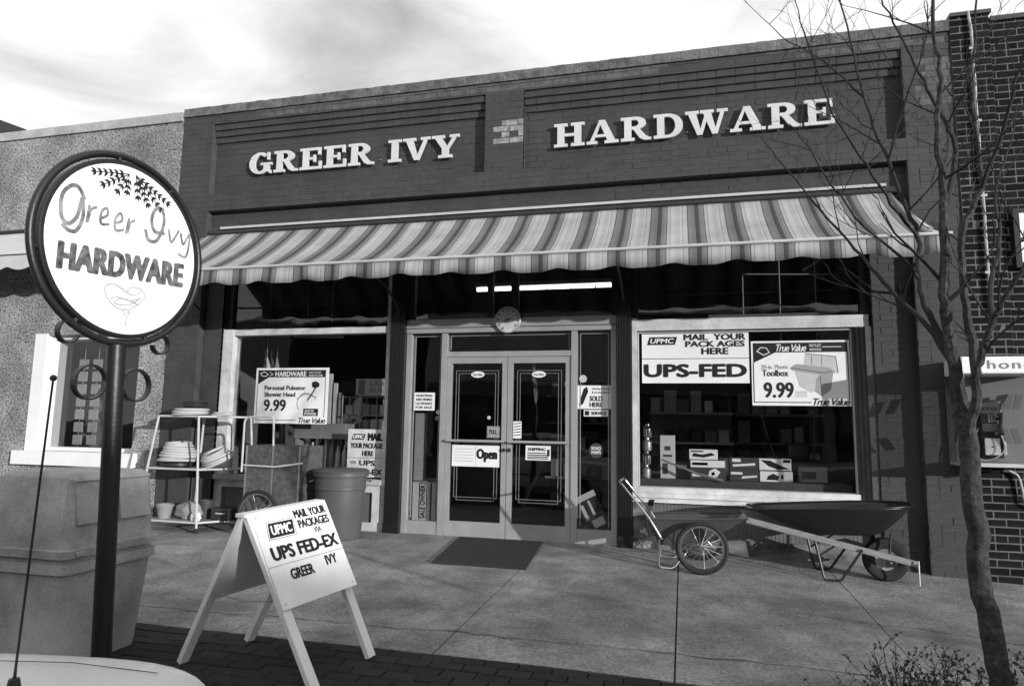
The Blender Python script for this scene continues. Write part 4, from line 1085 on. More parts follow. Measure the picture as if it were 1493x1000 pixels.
stroke([(0.414, 0.193), (0.47, 0.21), (0.544, 0.203), (0.618, 0.23), (0.532, 0.175), (0.445, 0.172), (0.499, 0.208), (0.606, 0.188)], .007)
obj('heart_flourish', bm, mat('pale_grey_paint', .38, .7, .3, 14), ps)
# scrolls
def scroll(cx, cz, r, a0, a1, w=.032, flip=1):
    bm = NB(); n = 22; prev = None
    for i in range(n+1):
        a = R(a0+(a1-a0)*i/n); rr = r*(1-.28*max(0, i/n-.6))
        row = [bm.verts.new(SM @ Vector((cx+(rr+dr)*math.cos(a)*flip, cz+(rr+dr)*math.sin(a), dz))) for dr, dz in ((0, -w/2), (0, w/2), (.008, w/2), (.008, -w/2))]
        if prev:
            for k in range(4): bm.faces.new((prev[k], prev[(k+1) % 4], row[(k+1) % 4], row[k]))
        else: bm.faces.new(row)
        prev = row
    bm.faces.new(prev); obj('scroll', bm, black, ps)
for fl in (1, -1):
    scroll(fl*.128, -.70, .082, 170, -160, flip=fl)
    scroll(fl*.262, -.465, .050, 95, -170, flip=fl)

# ================================================================== SANDWICH BOARD
sbd = thing('sandwich_board', 'white wooden folding sandwich board advertising parcel mailing on the pavers', 'sign', (-2.35, -4.15, gz(-2.35, -4.15)))
rn, rf = Vector((-2.425, -4.425, .765)), Vector((-2.29, -3.87, .79))
FLp, FRp = Vector((-1.925, -4.46, gz(-1.92, -4.46)+.004)), Vector((-1.845, -3.90, gz(-1.84, -3.9)+.004))
RLp, RRp = Vector((-2.885, -4.30, gz(-2.88, -4.3)+.004)), Vector((-2.735, -3.83, gz(-2.73, -3.85)+.004))
def plank(bm, a, b, wd, th, side):
    d = (b-a).normalized(); n_ = d.cross(side).normalized(); s_ = n_.cross(d).normalized()
    vs = []
    for p in (a, b):
        vs.append([bm.verts.new(p+s_*x*wd/2+n_*y*th/2) for x, y in ((-1, -1), (1, -1), (1, 1), (-1, 1))])
    bm.faces.new(vs[0]); bm.faces.new(vs[1])
    for k in range(4): bm.faces.new((vs[0][k], vs[0][(k+1) % 4], vs[1][(k+1) % 4], vs[1][k]))
side = (rf-rn).normalized()
for a, b, off in ((rn, FLp, .012), (rf, FRp, .012), (rn, RLp, -.012), (rf, RRp, -.012)):
    bm = NB(); o_ = Vector((off, 0, 0)); ins = side*(.02 if a is rn else -.02)
    plank(bm, a+o_+ins, b+ins, .062, .036, side); bmesh.ops.bevel(bm, geom=bm.edges[:], offset=.003, segments=1, affect='EDGES')
    obj('leg', bm, wood_w, sbd)
def panel_frame(tn, tf, bn, bf, fb):
    """panel from the ridge down to fraction fb of the legs; returns Frame seen from outside"""
    ln, lf = tn+(bn-tn)*fb, tf+(bf-tf)*fb
    return ln, lf
n_in = ((FLp-rn).cross(rf-rn)).normalized()
if n_in.x < 0: n_in = -n_in
for tn, tf, bn, bf, isf in ((rn, rf, FLp, FRp, True), (rf, rn, RRp, RLp, False)):
    ln, lf = tn+(bn-tn)*.565, tf+(bf-tf)*.565
    u = (tf-tn); v = (tn-ln); w_ = u.length; u = u.normalized(); v = (v-u*v.dot(u)); h_ = v.length; v.normalize()
    F = Frame(ln+(u.cross(v)).normalized()*(.034 if isf else .022), u, v, w_, h_); 
    gr = .012 if isf else -.045
    F.o = F.o-F.u*gr; F.w += 2*gr; F.m.translation = F.o
    F.sheet('panel', wood_w, sbd, .012)
    bm, wm = NB(), NB()
    if isf:
        F.poly(bm, [(.13, .71), (.445, .71), (.475, .865), (.16, .865)], .0018); 
        F.line(bm, [(.115, .695), (.46, .695), (.49, .88), (.145, .88), (.115, .695)], .003, .0016)
        F.text(wm, 'UPMC', .17, .735, .435, .84, .05, .15, off=.0032)
        F.text(bm, 'MAIL YOUR', .51, .86, .955, .955, .06); F.text(bm, 'PACKAGES', .525, .745, .955, .84, .06); F.text(bm, 'VIA', .70, .665, .80, .73, .015)
        F.text(bm, 'UPS FED-EX', .08, .475, .965, .62, .075)
        F.rect(bm, .0, .425, 1, .429); 
        F.text(bm, 'GREER', .22, .255, .52, .365, .06); F.text(bm, 'IVY', .70, .295, .86, .40, .05)
        obj('black_print', bm, ink, sbd); obj('white_print', wm, white, sbd)
        bm = NB()
        for a, b in ((.05, .95), (.95, .96), (.05, .05), (.95, .05)):
            b2 = NB(); lathe(b2, [(0, 0), (.006, 0), (.005, .003), (0, .004)], 10, F.m @ Matrix.Translation((a*F.w, b*F.h, 0))); merge(bm, b2)
        obj('screw', bm, steel, sbd)
    else: bm.free(); wm.free()
bm = NB(); plank(bm, rn+Vector((0, 0, .012))-side*.03, rf+Vector((0, 0, .012))+side*.03, .02, .07, Vector((0, 0, 1))); obj('ridge_rail', bm, wood_w, sbd)
for a, b in (((rn+(FLp-rn)*.5), (rn+(RLp-rn)*.5)), ((rf+(FRp-rf)*.5), (rf+(RRp-rf)*.5))): bm = NB(); tube(bm, [a, (a+b)/2-Vector((0, 0, .03)), b], .003, 5); obj('stay_chain', bm, steel, sbd)

# ================================================================== STREET LITTER BIN
bn_ = thing('litter_bin', 'large grey hooded litter bin with push flaps behind the sign post', 'bin', (-3.70, -4.36, gz(-3.7, -4.36)))
zb = gz(-3.7, -4.36)+.004
def ring4(bm, x0, x1, y0, y1, z, r=.05, n=4):
    vs = []
    for cx, cy, a0 in ((x1-r, y1-r, 0), (x0+r, y1-r, 90), (x0+r, y0+r, 180), (x1-r, y0+r, 270)):
        for k in range(n+1):
            a = R(a0+90*k/n); vs.append(bm.verts.new((cx+r*math.cos(a), cy+r*math.sin(a), z)))
    return vs
def loft4(bm, secs, cap0=True, cap1=True):
    rings = [ring4(bm, *s_) for s_ in secs]
    for A, B in zip(rings, rings[1:]):
        n = len(A)
        for k in range(n): bm.faces.new((A[k], A[(k+1) % n], B[(k+1) % n], B[k]))
    if cap0: bm.faces.new(rings[0][::-1])
    if cap1: bm.faces.new(rings[-1])
X0, X1, Y0b, Y1b = -4.04, -3.36, -4.70, -4.02
bm = NB(); loft4(bm, [(X0+.05, X1-.05, Y0b+.05, Y1b-.05, zb), (X0+.045, X1-.045, Y0b+.045, Y1b-.045, zb+.04), (X0+.01, X1-.01, Y0b+.01, Y1b-.01, .43), (X0-.012, X1+.012, Y0b-.012, Y1b+.012, .435), (X0-.012, X1+.012, Y0b-.012, Y1b+.012, .49), (X0+.008, X1-.008, Y0b+.008, Y1b-.008, .495), (X0+.008, X1-.008, Y0b+.008, Y1b-.008, .52)])
obj('body', bm, plastic_bin, bn_, True)
bm = NB(); loft4(bm, [(X0-.02, X1+.02, Y0b-.02, Y1b+.02, .522), (X0-.02, X1+.02, Y0b-.02, Y1b+.02, .565), (X0+.005, X1-.005, Y0b+.005, Y1b-.005, .57), (X0+.06, X1-.055, Y0b+.06, Y1b-.02, .955, .04), (X0+.09, X1-.085, Y0b+.09, Y1b-.05, .985, .04), (X0+.3, X1-.3, Y0b+.3, Y1b-.3, 1.0, .03)])
obj('hood', bm, plastic_bin2, bn_, True)
FM = Matrix(((0, 0, 1, 0), (1, 0, 0, 0), (0, 1, 0, 0), (0, 0, 0, 1)))
def hx(z): return X1-.005-.05*(z-.57)/.385      # hood's street-side face
for y0, y1 in ((Y0b+.075, (Y0b+Y1b)/2-.0), ((Y0b+Y1b)/2+.04, Y1b-.065)):
    bm = NB(); z0, z1 = .70, .94
    a = [(hx(z0)+.02, y0, z0), (hx(z0)+.02, y1, z0), (hx(z1)+.004, y1, z1), (hx(z1)+.004, y0, z1)]
    A = [bm.verts.new(p) for p in a]; B = [bm.verts.new((p[0]-.02, p[1], p[2])) for p in a]
    bm.faces.new(A); bm.faces.new(B)
    for k in range(4): bm.faces.new((A[k], A[(k+1) % 4], B[(k+1) % 4], B[k]))
    obj('flap', bm, plastic_bin, bn_)
bm = NB(); cyl(bm, (hx(.945)+.006, Y0b+.06, .945), (hx(.945)+.006, Y1b-.05, .945), .008, seg=8); obj('hinge_rod', bm, plastic_bin2, bn_)
bm = NB(); bevelbox(bm, X1+.018, X1+.028, Y0b+.05, Y0b+.11, .53, .555, .003, 1); obj('catch', bm, steel, bn_)

# ================================================================== PARKED CARS
def car(label, loc, rz, body, antenna):
    t = thing('parked_car', label, 'car', loc, R(rz))
    # rounded boxy saloon, front towards +x; cross sections (x, zb, ztop, halfwidth)
    secs = [(2.24, .36, .74, .72), (2.21, .30, .85, .80), (2.10, .26, .90, .84), (1.85, .24, .925, .86), (1.2, .22, .95, .87), (.75, .22, .965, .875), (0, .22, .96, .88), (-1.0, .22, .955, .875), (-1.35, .24, .96, .87), (-1.9, .26, .94, .85), (-2.15, .30, .90, .82), (-2.24, .36, .80, .76), (-2.27, .42, .70, .72)]
    bm = NB(); rings = []
    for x, z0, z1, hw in secs:
        P = [(-hw*.9, z0), (-hw*.985, z0+.10), (-hw, (z0+z1)/2), (-hw*.985, z1-.10), (-hw*.955, z1-.035), (-hw*.90, z1-.008), (-hw*.45, z1+.008), (0, z1+.014)]
        P = P+[(-a, b) for a, b in P[-2::-1]]
        rings.append([bm.verts.new((x, a, b)) for a, b in P])
    n = len(rings[0])
    for A, B in zip(rings, rings[1:]):
        for k in range(n): bm.faces.new((A[k], A[(k+1) % n], B[(k+1) % n], B[k]))
    bm.faces.new(rings[0]); bm.faces.new(rings[-1][::-1])
    bo = obj('body', bm, body, t, True, True); sub = bo.modifiers.new('sub', 'SUBSURF'); sub.levels = 2; sub.render_levels = 2
    # cabin
    cab = [(.80, .95, .80), (.28, 1.36, .62), (-.35, 1.42, .62), (-.95, 1.38, .61), (-1.42, .95, .78)]
    bm = NB(); L_ = [bm.verts.new((x, w, z)) for x, z, w in cab]; R_ = [bm.verts.new((x, -w, z)) for x, z, w in cab]
    b0 = [bm.verts.new((x, w, .93)) for x, w in ((.80, .80), (-1.42, .78))]; 
    for i in range(1, 3): bm.faces.new((L_[i], L_[i+1], R_[i+1], R_[i]))
    bmesh.ops.delete(bm, geom=b0, context='VERTS')
    obj('roof', bm, body, t, True, True)
    bm = NB()
    for i in range(len(cab)-1):
        for s_ in (1, -1):
            x0_, z0_, w0_ = cab[i]; x1_, z1_, w1_ = cab[i+1]; tube(bm, [(x0_, s_*w0_, z0_), (x1_, s_*w1_, z1_)], .03, 8)
    for s_ in (1, -1): tube(bm, [(-.30, s_*.80, .95), (-.33, s_*.62, 1.41)], .03, 8)
    for (xa, za, wa) in (cab[1], cab[3]): tube(bm, [(xa, -wa, za), (xa, wa, za)], .03, 8)
    obj('pillars', bm, body, t, True, True)
    def q(name, pts, mt):
        bm = NB(); bm.faces.new([bm.verts.new(p) for p in pts]); obj(name, bm, mt, t, False, True)
    q('windscreen', [(.79, .79, .95), (.79, -.79, .95), (.28, -.61, 1.355), (.28, .61, 1.355)], G_car)
    q('rear_window', [(-1.41, .77, .95), (-1.41, -.77, .95), (-.96, -.6, 1.375), (-.96, .6, 1.375)], G_car)
    for s_ in (1, -1):
        q('side_window', [(.76, s_*.80, .96), (-.28, s_*.80, .96), (-.31, s_*.625, 1.40), (.28, s_*.622, 1.355)], G_car)
        q('side_window', [(-.34, s_*.80, .96), (-1.38, s_*.78, .96), (-.96, s_*.612, 1.375), (-.36, s_*.625, 1.405)], G_car)
        bm = NB(); bevelbox(bm, .55, .72, s_*.86-.05, s_*.86+.09*s_+.05, .97, 1.07, .02, 2); obj('mirror', bm, body, t, True, True)
        bm = NB(); box(bm, .78, .785, s_*.884-.004, s_*.884+.004, .3, .93); box(bm, -.31, -.305, s_*.884-.004, s_*.884+.004, .3, .93); box(bm, -1.9, 1.9, s_*.886-.006, s_*.886+.006, .56, .60); obj('door_trim', bm, dark_frame, t, False, True)
        bm = NB(); bevelbox(bm, 2.19, 2.245, s_*.60-.11, s_*.60+.11, .60, .74, .015, 2); obj('headlight', bm, chrome, t, False, True)
        bm = NB(); bevelbox(bm, -2.275, -2.22, s_*.60-.12, s_*.60+.12, .60, .76, .015, 2); obj('tail_light', bm, card_m, t, False, True)
        for x in (1.35, -1.30):
            w = NB(); lathe(w, [(.19, -.09), (.28, -.09), (.305, -.06), (.305, .06), (.28, .09), (.19, .09)], 28, Matrix.Translation((x, s_*.79, .305)) @ Matrix.Rotation(R(90), 4, 'X'), True); wo_ = obj('wheel', w, rubber, t, True, True)
            w = NB(); lathe(w, [(0, .05), (.06, .07), (.08, .04), (.17, .04), (.195, .07), (.195, -.07), (0, -.07)], 24, Matrix.Translation((x, s_*.79, .305)) @ Matrix.Rotation(R(90*s_), 4, 'X')); rm = obj('rim', w, steel, t, True, True); 
            w = NB(); lathe(w, [(0, 0), (.355, 0), (.36, .004), (0, .005)], 28, Matrix.Translation((x, s_*.885, .33)) @ Matrix.Rotation(R(90*s_), 4, 'X')); obj('wheel_arch', w, rubber, t, False, True)
    bm = NB(); bevelbox(bm, 2.16, 2.34, -.86, .86, .38, .52, .03, 3); obj('bumper', bm, chrome, t, True, True)
    bm = NB(); bevelbox(bm, -2.36, -2.2, -.84, .84, .40, .54, .03, 3); obj('bumper', bm, chrome, t, True, True)
    bm = NB(); box(bm, 2.215, 2.25, -.45, .45, .58, .75)
    obj('grille', bm, dark_frame, t, False, True)
    # hood shut lines
    for s_ in (1, -1): bm = NB(); tube(bm, [(2.08, s_*.66, .893), (1.85, s_*.66, .925), (1.2, s_*.66, .953), (.8, s_*.66, .968)], .0012, 4); obj('hood_seam', bm, dark_frame, t, False, True)
    for s_ in (1, -1):
        bm = NB(); bevelbox(bm, -.25, .70, s_*.35-.25, s_*.35+.25, .45, .60, .04, 2); bevelbox(bm, -.42, -.24, s_*.35-.24, s_*.35+.24, .5, 1.12, .04, 2); obj('seat', bm, card_d, t, True, True)
    if antenna:
        bm = NB(); tube(bm, [(1.816, .457, .92), (1.818, .455, .98), antenna], [.006, .0032, .0026], 8); lathe(bm, [(0, 0), (.016, 0), (.012, .02), (0, .024)], 12, Matrix.Translation((1.816, .457, .935)))
        lathe(bm, [(0, -.009), (.006, -.006), (.0085, 0), (.006, .006), (0, .009)], 12, Matrix.Translation(antenna)); obj('antenna', bm, black, t, True, True)
    return t
car('pale car cut off at the lower left with a thin black antenna', (-3.17, -7.49, -.295), 20, paint_car, (1.901, .34, 1.695))
car('mid grey car parked at the kerb beyond the street tree', (4.4, -6.75, -.295), 180, paint_car2, None)

# ================================================================== TRASH CAN
t = thing('trash_can', 'grey ribbed plastic trash can standing by the dark column', 'bin', (-3.92, -.52, gz(-3.92, -.52)))
z0 = gz(-3.92, -.52)
bm = NB(); prof = [(0, 0), (.245, 0), (.255, .02), (.285, .55), (.295, .56), (.295, .585), (.29, .59), (.30, .70), (.318, .705), (.322, .725), (.318, .75), (.29, .755), (.285, .70), (.25, .05), (0, .05)]
lathe(bm, [(r, z+z0) for r, z in prof], 36, Matrix.Translation((-3.92, -.52, 0))); obj('can_body', bm, plastic_can, t, True)
bm = NB(); lathe(bm, [(.308, .742+z0), (.326, .745+z0), (.33, .765+z0), (.30, .785+z0), (.0, .80+z0)], 36, Matrix.Translation((-3.92, -.52, 0))); obj('lid', bm, mat('dark_lid_plastic', .08, .5, .1, 5), t, True)
for a in (25, 205):
    bm = NB(); M4 = Matrix.Translation((-3.92, -.52, z0)) @ Matrix.Rotation(R(a), 4, 'Z'); tube(bm, [M4 @ Vector(p) for p in ((.30, -.06, .66), (.345, -.05, .64), (.345, .05, .64), (.30, .06, .66))], .01, 6); obj('handle', bm, plastic_can, t, True)

# ================================================================== DISPLAY RACK WITH HOSES
rk = thing('display_rack', 'three tier metal rack beside the left window', 'rack', (-5.85, -.50, gz(-5.85, -.5)))
zg = gz(-5.85, -.5)
legs = [((-6.36, -.72), (-6.52, -.80)), ((-5.76, -.74), (-5.62, -.82)), ((-5.34, -.30), (-5.24, -.26)), ((-6.05, -.28), (-6.12, -.26))]
TZ, MZ, LZ = 1.36, .72, .10
for (tx, ty), (bx, by) in legs:
    bm = NB(); tube(bm, [(bx, by, zg+.05), (tx, ty, TZ)], .014, 8); lg = obj('leg', bm, offwhite, rk, True)
    bm = NB(); lathe(bm, [(0, 0), (.028, .004), (.03, .03), (.012, .055), (0, .055)], 12, Matrix.Translation((bx, by, zg))); obj('foot', bm, rubber, rk, True)
def at(leg, z):
    (tx, ty), (bx, by) = leg; f = (z-zg)/(TZ-zg); return Vector((bx+(tx-bx)*f, by+(ty-by)*f, z))
for z in (TZ, MZ, LZ):
    P = [at(l, z) for l in legs]
    bm = NB(); lo = [bm.verts.new(p-Vector((0, 0, .012))) for p in P]; hi = [bm.verts.new(p+Vector((0, 0, .012))) for p in P]
    bm.faces.new(lo); bm.faces.new(hi)
    for k in range(4): bm.faces.new((lo[k], lo[(k+1) % 4], hi[(k+1) % 4], hi[k]))
    obj('shelf_board', bm, card_m if z < TZ else offwhite, rk)
    bm = NB()
    for k in range(4): tube(bm, [P[k], P[(k+1) % 4]], .013, 8)
    obj('rail', bm, offwhite, rk, True)
def coil(cx, cy, z, r0, r1, n, dz, rr, label, mt, tilt=None, grow=0.):
    t = thing('hose_coil', label, 'hose', (cx, cy, z), group='coiled hoses on the rack')
    M4 = Matrix.Translation((cx, cy, z)) @ (tilt or Matrix.Identity(4))
    for k in range(n):
        bm = NB(); torus(bm, r0+(r1-r0)*k/max(1, n-1), rr, 30, 8, M4 @ Matrix.Translation((random.gauss(0, .008), random.gauss(0, .008), rr+k*dz)) @ Matrix.Rotation(random.gauss(0, .03), 4, 'X') @ Matrix.Rotation(random.gauss(0, .03), 4, 'Y')); obj('turn', bm, mt, t, True)
    return t
coil(-6.02, -.56, TZ+.013, .20, .19, 3, .028, .016, 'pale coiled hose lying flat on the top of the rack', hose_m)
coil(-5.98, -.55, TZ+.115, .145, .145, 3, .024, .014, 'dark coil resting on the pale coil at the top of the rack', hose_d)
coil(-5.62, -.48, TZ+.013, .12, .11, 2, .024, .014, 'small pale coil at the right end of the top shelf', hose_m)
coil(-6.16, -.56, MZ+.075, .235, .14, 8, .030, .017, 'cone shaped stack of pale hose turns on the middle shelf', hose_m)
bm = NB(); lathe(bm, [(0, 0), (.16, 0), (.19, .02), (.19, .05), (.1, .062), (0, .062)], 24, Matrix.Translation((-6.16, -.56, MZ+.0125))); tag(centre_origin(obj('hose_tray', bm, hose_d, None, True)), 'round dark tray under the stack of hose turns', 'tray')
coil(-5.60, -.52, MZ+.075, .20, .12, 6, .030, .017, 'tilted pale coil at the right of the middle shelf', hose_m, Matrix.Rotation(R(-20), 4, 'Y') @ Matrix.Rotation(R(18), 4, 'X'))
bm = NB(); tube(bm, [(-5.95, -.40, MZ+.03), (-5.85, -.45, MZ+.09), (-5.70, -.5, MZ+.16), (-5.62, -.55, MZ+.2)], [.03, .045, .04, .03], 8); tag(centre_origin(obj('folded_tarp', bm, hose_d, None, True)), 'dark folded bundle between the two coils on the middle shelf', 'bundle')
def pot(cx, cy, z, r, h, label, mt):
    bm = NB(); lathe(bm, [(0, 0), (r*.68, 0), (r*.95, h*.82), (r*1.04, h*.82), (r*1.06, h), (r*.92, h), (r*.62, .02), (0, .02)], 22, Matrix.Translation((cx, cy, z)))
    tag(centre_origin(obj('flower_pot', bm, mt, None, True)), label, 'pot')
pot(-5.86, -.42, MZ+.0125, .085, .15, 'small grey flower pot at the back of the middle rack shelf', card_m)
pot(-6.22, -.66, LZ+.0125, .10, .17, 'grey flower pot at the left end of the bottom rack shelf', card_m)
pot(-5.76, -.50, LZ+.0125, .085, .22, 'dark flower pot in the middle of the bottom rack shelf', card_d)
bag_labels = ['black tool case at the right of the bottom rack shelf', 'crumpled grey sack in the middle of the bottom rack shelf', 'small white bag on the bottom rack shelf', 'dark lumpy sack at the back of the bottom rack shelf']
random.seed(21)
def lump(cx, cy, z, rx, ry, rz_, label, mt, cat):
    bm = NB(); bmesh.ops.create_icosphere(bm, subdivisions=3, radius=1)
    for v in bm.verts:
        k = 1+.16*math.sin(v.co.x*5+cx*9)*math.sin(v.co.y*4+1)+.1*math.sin(v.co.z*7+v.co.x*3)
        v.co = Vector((v.co.x*rx*k, v.co.y*ry*k, max(-.75, v.co.z)*rz_*k+.75*rz_))
    for v in bm.verts: v.co += Vector((cx, cy, z)); v.co.z = max(v.co.z, z)
    return tag(centre_origin(obj('sack', bm, mt, None, True)), label, cat)
lump(-5.92, -.60, LZ+.013, .16, .12, .12, bag_labels[1], card_m, 'sack'); lump(-5.72, -.72, LZ+.013, .07, .055, .055, bag_labels[2], white, 'bag'); lump(-6.12, -.42, LZ+.013, .15, .1, .10, bag_labels[3], card_d, 'sack')
t = thing('tool_case', bag_labels[0], 'case', (-5.48, -.46, LZ+.013)); bm = NB(); bevelbox(bm, -5.60, -5.30, -.62, -.36, LZ+.013, LZ+.16, .02, 2); obj('body', bm, hose_d, t)
bm = NB(); tube(bm, [(-5.51, -.62, LZ+.1), (-5.50, -.65, LZ+.1), (-5.40, -.65, LZ+.1), (-5.39, -.62, LZ+.1)], .008, 6); obj('handle', bm, offwhite, t)

# ================================================================== BOX CART BY THE LEFT WINDOW
ct = thing('box_cart', 'speckled board box cart with spoked wheels behind the sandwich board', 'cart', (-4.65, -.55, gz(-4.65, -.55)))
zg = gz(-4.65, -.6)
bm = NB()
cx0, cx1, cy0, cy1, cz0, cz1 = -5.02, -4.30, -.80, -.30, zg+.20, 1.03
for b in ((cx0, cx1, cy0, cy0+.015, cz0, cz1), (cx0, cx1, cy1-.015, cy1, cz0, cz1), (cx0, cx0+.015, cy0+.015, cy1-.015, cz0, cz1), (cx1-.015, cx1, cy0+.015, cy1-.015, cz0, cz1), (cx0+.015, cx1-.015, cy0+.015, cy1-.015, cz0, cz0+.015)): box(bm, *b)
obj('box', bm, board_m, ct)
bm = NB()
for xx in (cx0-.004, cx1-.02, (cx0+cx1)/2-.012): box(bm, xx, xx+.024, cy0-.006, cy0-.001, cz0, cz1)
obj('edge_strip', bm, steel, ct)
def spoked(parent, c, r, tw, nsp, ax='Y', rm=chrome, tyre_r=.022):
    M4 = Matrix.Translation(c) @ Matrix.Rotation(R(90), 4, 'X')
    w = NB(); torus(w, r-tyre_r, tyre_r, 44, 10, M4); wh = obj('wheel', w, rubber, parent, True)
    w = NB(); lathe(w, [(r-tyre_r*2-.012, -.014), (r-tyre_r*2+.006, -.016), (r-tyre_r*2+.006, .016), (r-tyre_r*2-.012, .014)], 44, M4, True); obj('rim', w, rm, wh, True)
    w = NB()
    for k in range(nsp):
        a = 2*math.pi*k/nsp+.1; s_ = .022 if k % 2 else -.022
        tube(w, [M4 @ Vector((.018*math.cos(a+.9), .018*math.sin(a+.9), s_)), M4 @ Vector(((r-tyre_r*2)*math.cos(a), (r-tyre_r*2)*math.sin(a), 0))], .0035, 5)
    obj('spokes', w, rm, wh)
    w = NB(); lathe(w, [(0, -.035), (.022, -.035), (.016, -.01), (.016, .01), (.022, .035), (0, .035)], 14, M4); obj('hub', w, rm, wh, True)
    return wh
spoked(ct, (-4.78, -.86, zg+.27), .27, .03, 14)
spoked(ct, (-4.78, -.24, zg+.27), .27, .03, 14)
bm = NB(); cyl(bm, (-4.78, -.86, zg+.27), (-4.78, -.24, zg+.27), .012, seg=8); obj('axle', bm, steel, ct)
bm = NB(); tube(bm, [(-5.04, -.84, .72), (-5.04, -.84, 1.30), (-5.02, -.84, 1.345), (-4.98, -.84, 1.36), (-4.70, -.84, 1.375), (-4.665, -.84, 1.36), (-4.65, -.84, 1.32), (-4.65, -.82, 1.03)], .012, 8); obj('handle', bm, offwhite, ct, True)
bm = NB(); tube(bm, [(-5.04, -.84, .80), (-4.6, -.84, .79), (-4.25, -.83, .84)], .011, 8); obj('side_rail', bm, offwhite, ct, True)
bm = NB(); tube(bm, [(-4.36, -.78, zg+.003), (-4.36, -.78, cz0)], .012, 8); tube(bm, [(-4.36, -.32, zg+.003), (-4.36, -.32, cz0)], .012, 8); obj('stand', bm, steel, ct, True)
lump(-4.28, -.99, gz(-4.28, -1), .14, .12, .14, 'dark crumpled bag on the sidewalk left of the trash can', hose_d, 'bag')

# ================================================================== GARDEN CART (RIGHT)
gc = thing('garden_cart', 'grey metal garden cart with large spoked wheels under the right window', 'cart', (.14, -.80, gz(.14, -.8)))
zg = gz(.14, -1.1)
spoked(gc, (.15, -1.10, zg+.243), .243, .03, 16)
spoked(gc, (.15, -.46, gz(.15, -.46)+.243), .243, .03, 16)
bm = NB(); cyl(bm, (.15, -1.10, zg+.243), (.15, -.46, gz(.15, -.46)+.243), .011, seg=8); obj('axle', bm, steel, gc)
# tapered tub
def tub(bm, top, bot, th=.006):
    T = [bm.verts.new(p) for p in top]; B = [bm.verts.new(p) for p in bot]
    n = len(T)
    for k in range(n): bm.faces.new((T[k], T[(k+1) % n], B[(k+1) % n], B[k]))
    bm.faces.new(B)
    return T, B
bm = NB(); y0, y1 = -1.02, -.54
tub(bm, [(-.36, y0, .43), (-.33, y0, .43), (.30, y0, .455), (.57, y0, .475), (.57, y1, .475), (-.36, y1, .43)],
    [(-.25, y0+.05, .19), (-.2, y0+.05, .185), (.06, y0+.05, .19), (.30, y0+.05, .30), (.30, y1-.05, .30), (-.25, y1-.05, .19)])
o = obj('tub', bm, greysteel, gc); so = o.modifiers.new('thick', 'SOLIDIFY'); so.thickness = .006
bm = NB(); pts = [(-.36, y0, .43), (.30, y0, .455), (.57, y0, .475), (.57, y1, .475), (-.36, y1, .43)]; tube(bm, pts, .010, 8, closed=True); obj('rim_bead', bm, greysteel, gc, True)
bm = NB(); 
for a, b in (((-.36, y0, .43), (-.37, y0, .57)), ): pass
tub(bm, [(-.36, y0+.01, .555), (-.30, y0+.01, .555), (-.30, y1-.01, .57), (-.36, y1-.01, .57)], [(-.36, y0+.01, .43), (-.345, y0+.01, .43), (-.345, y1-.01, .43), (-.36, y1-.01, .43)]); obj('end_panel', bm, greysteel, gc)
bm = NB(); tube(bm, [(-.22, y0+.02, .24), (-.34, y0, .44), (-.60, y0, .755), (-.625, y0+.03, .775), (-.625, y1-.03, .775), (-.60, y1, .755), (-.34, y1, .44), (-.22, y1-.02, .24)], .012, 10); obj('handle', bm, chrome, gc, True)
bm = NB(); zs = gz(-.2, -1)+.012
for y in (y0+.02, y1-.02):
    zs = gz(-.2, y)+.012
    tube(bm, [(-.24, y, .24), (-.245, y, .10), (-.25, y, zs+.02), (-.22, y, zs), (-.13, y, zs), (-.09, y, zs+.02), (0.02, y, .15)], .010, 8)
obj('stand', bm, chrome, gc, True)

# ================================================================== WHEELBARROW
wb = thing('wheelbarrow', 'dark steel wheelbarrow with wooden handles under the right window', 'wheelbarrow', (1.4, -.62, gz(1.4, -.62)))
yc = -.62
def wbring(pts_): return pts_
# tub: lofted rings from floor to rim, long shallow back towards the handles, steep nose over the wheel
def wring(bm, xa, xb, hw_a, hw_b, za, zb_, n=10):
    """closed ring: back edge at xa (half width hw_a), nose at xb, rounded"""
    vs = []
    P = [(xa, -hw_a*.8), (xa+.03, -hw_a), (xa+(xb-xa)*.35, -hw_b*.97), (xa+(xb-xa)*.62, -hw_b), (xb-.22*(xb-xa)*.6, -hw_b*.9), (xb-.05, -hw_b*.62), (xb, -hw_b*.25)]
    P = P+[(x, -y) for x, y in P[::-1]]
    for x, y in P:
        f = (x-xa)/(xb-xa); vs.append(bm.verts.new((x, yc+y, za+(zb_-za)*f)))
    return vs
bm = NB()
rings = [wring(bm, .60, 2.07, .25, .34, .545, .635), wring(bm, .80, 1.98, .22, .32, .46, .53), wring(bm, 1.12, 1.82, .19, .25, .335, .36), wring(bm, 1.20, 1.74, .14, .20, .325, .345)]
for A, B in zip(rings, rings[1:]):
    n = len(A)
    for k in range(n): bm.faces.new((A[k], A[(k+1) % n], B[(k+1) % n], B[k]))
bm.faces.new(rings[-1])
rim_pts = [v.co.copy() for v in rings[0]]
o = obj('tub', bm, darksteel, wb, True); sb = o.modifiers.new('sub', 'SUBSURF'); sb.levels = 2; sb.render_levels = 2; so = o.modifiers.new('thick', 'SOLIDIFY'); so.thickness = .004
bm = NB(); rp = []
for i in range(len(rim_pts)):
    rp.append(rim_pts[i])
tube(bm, rp, .010, 8, closed=True); o = obj('rim_bead', bm, darksteel, wb, True); sb = o.modifiers.new('sub', 'SUBSURF'); sb.levels = 2; sb.render_levels = 2
zw = gz(1.83, yc)
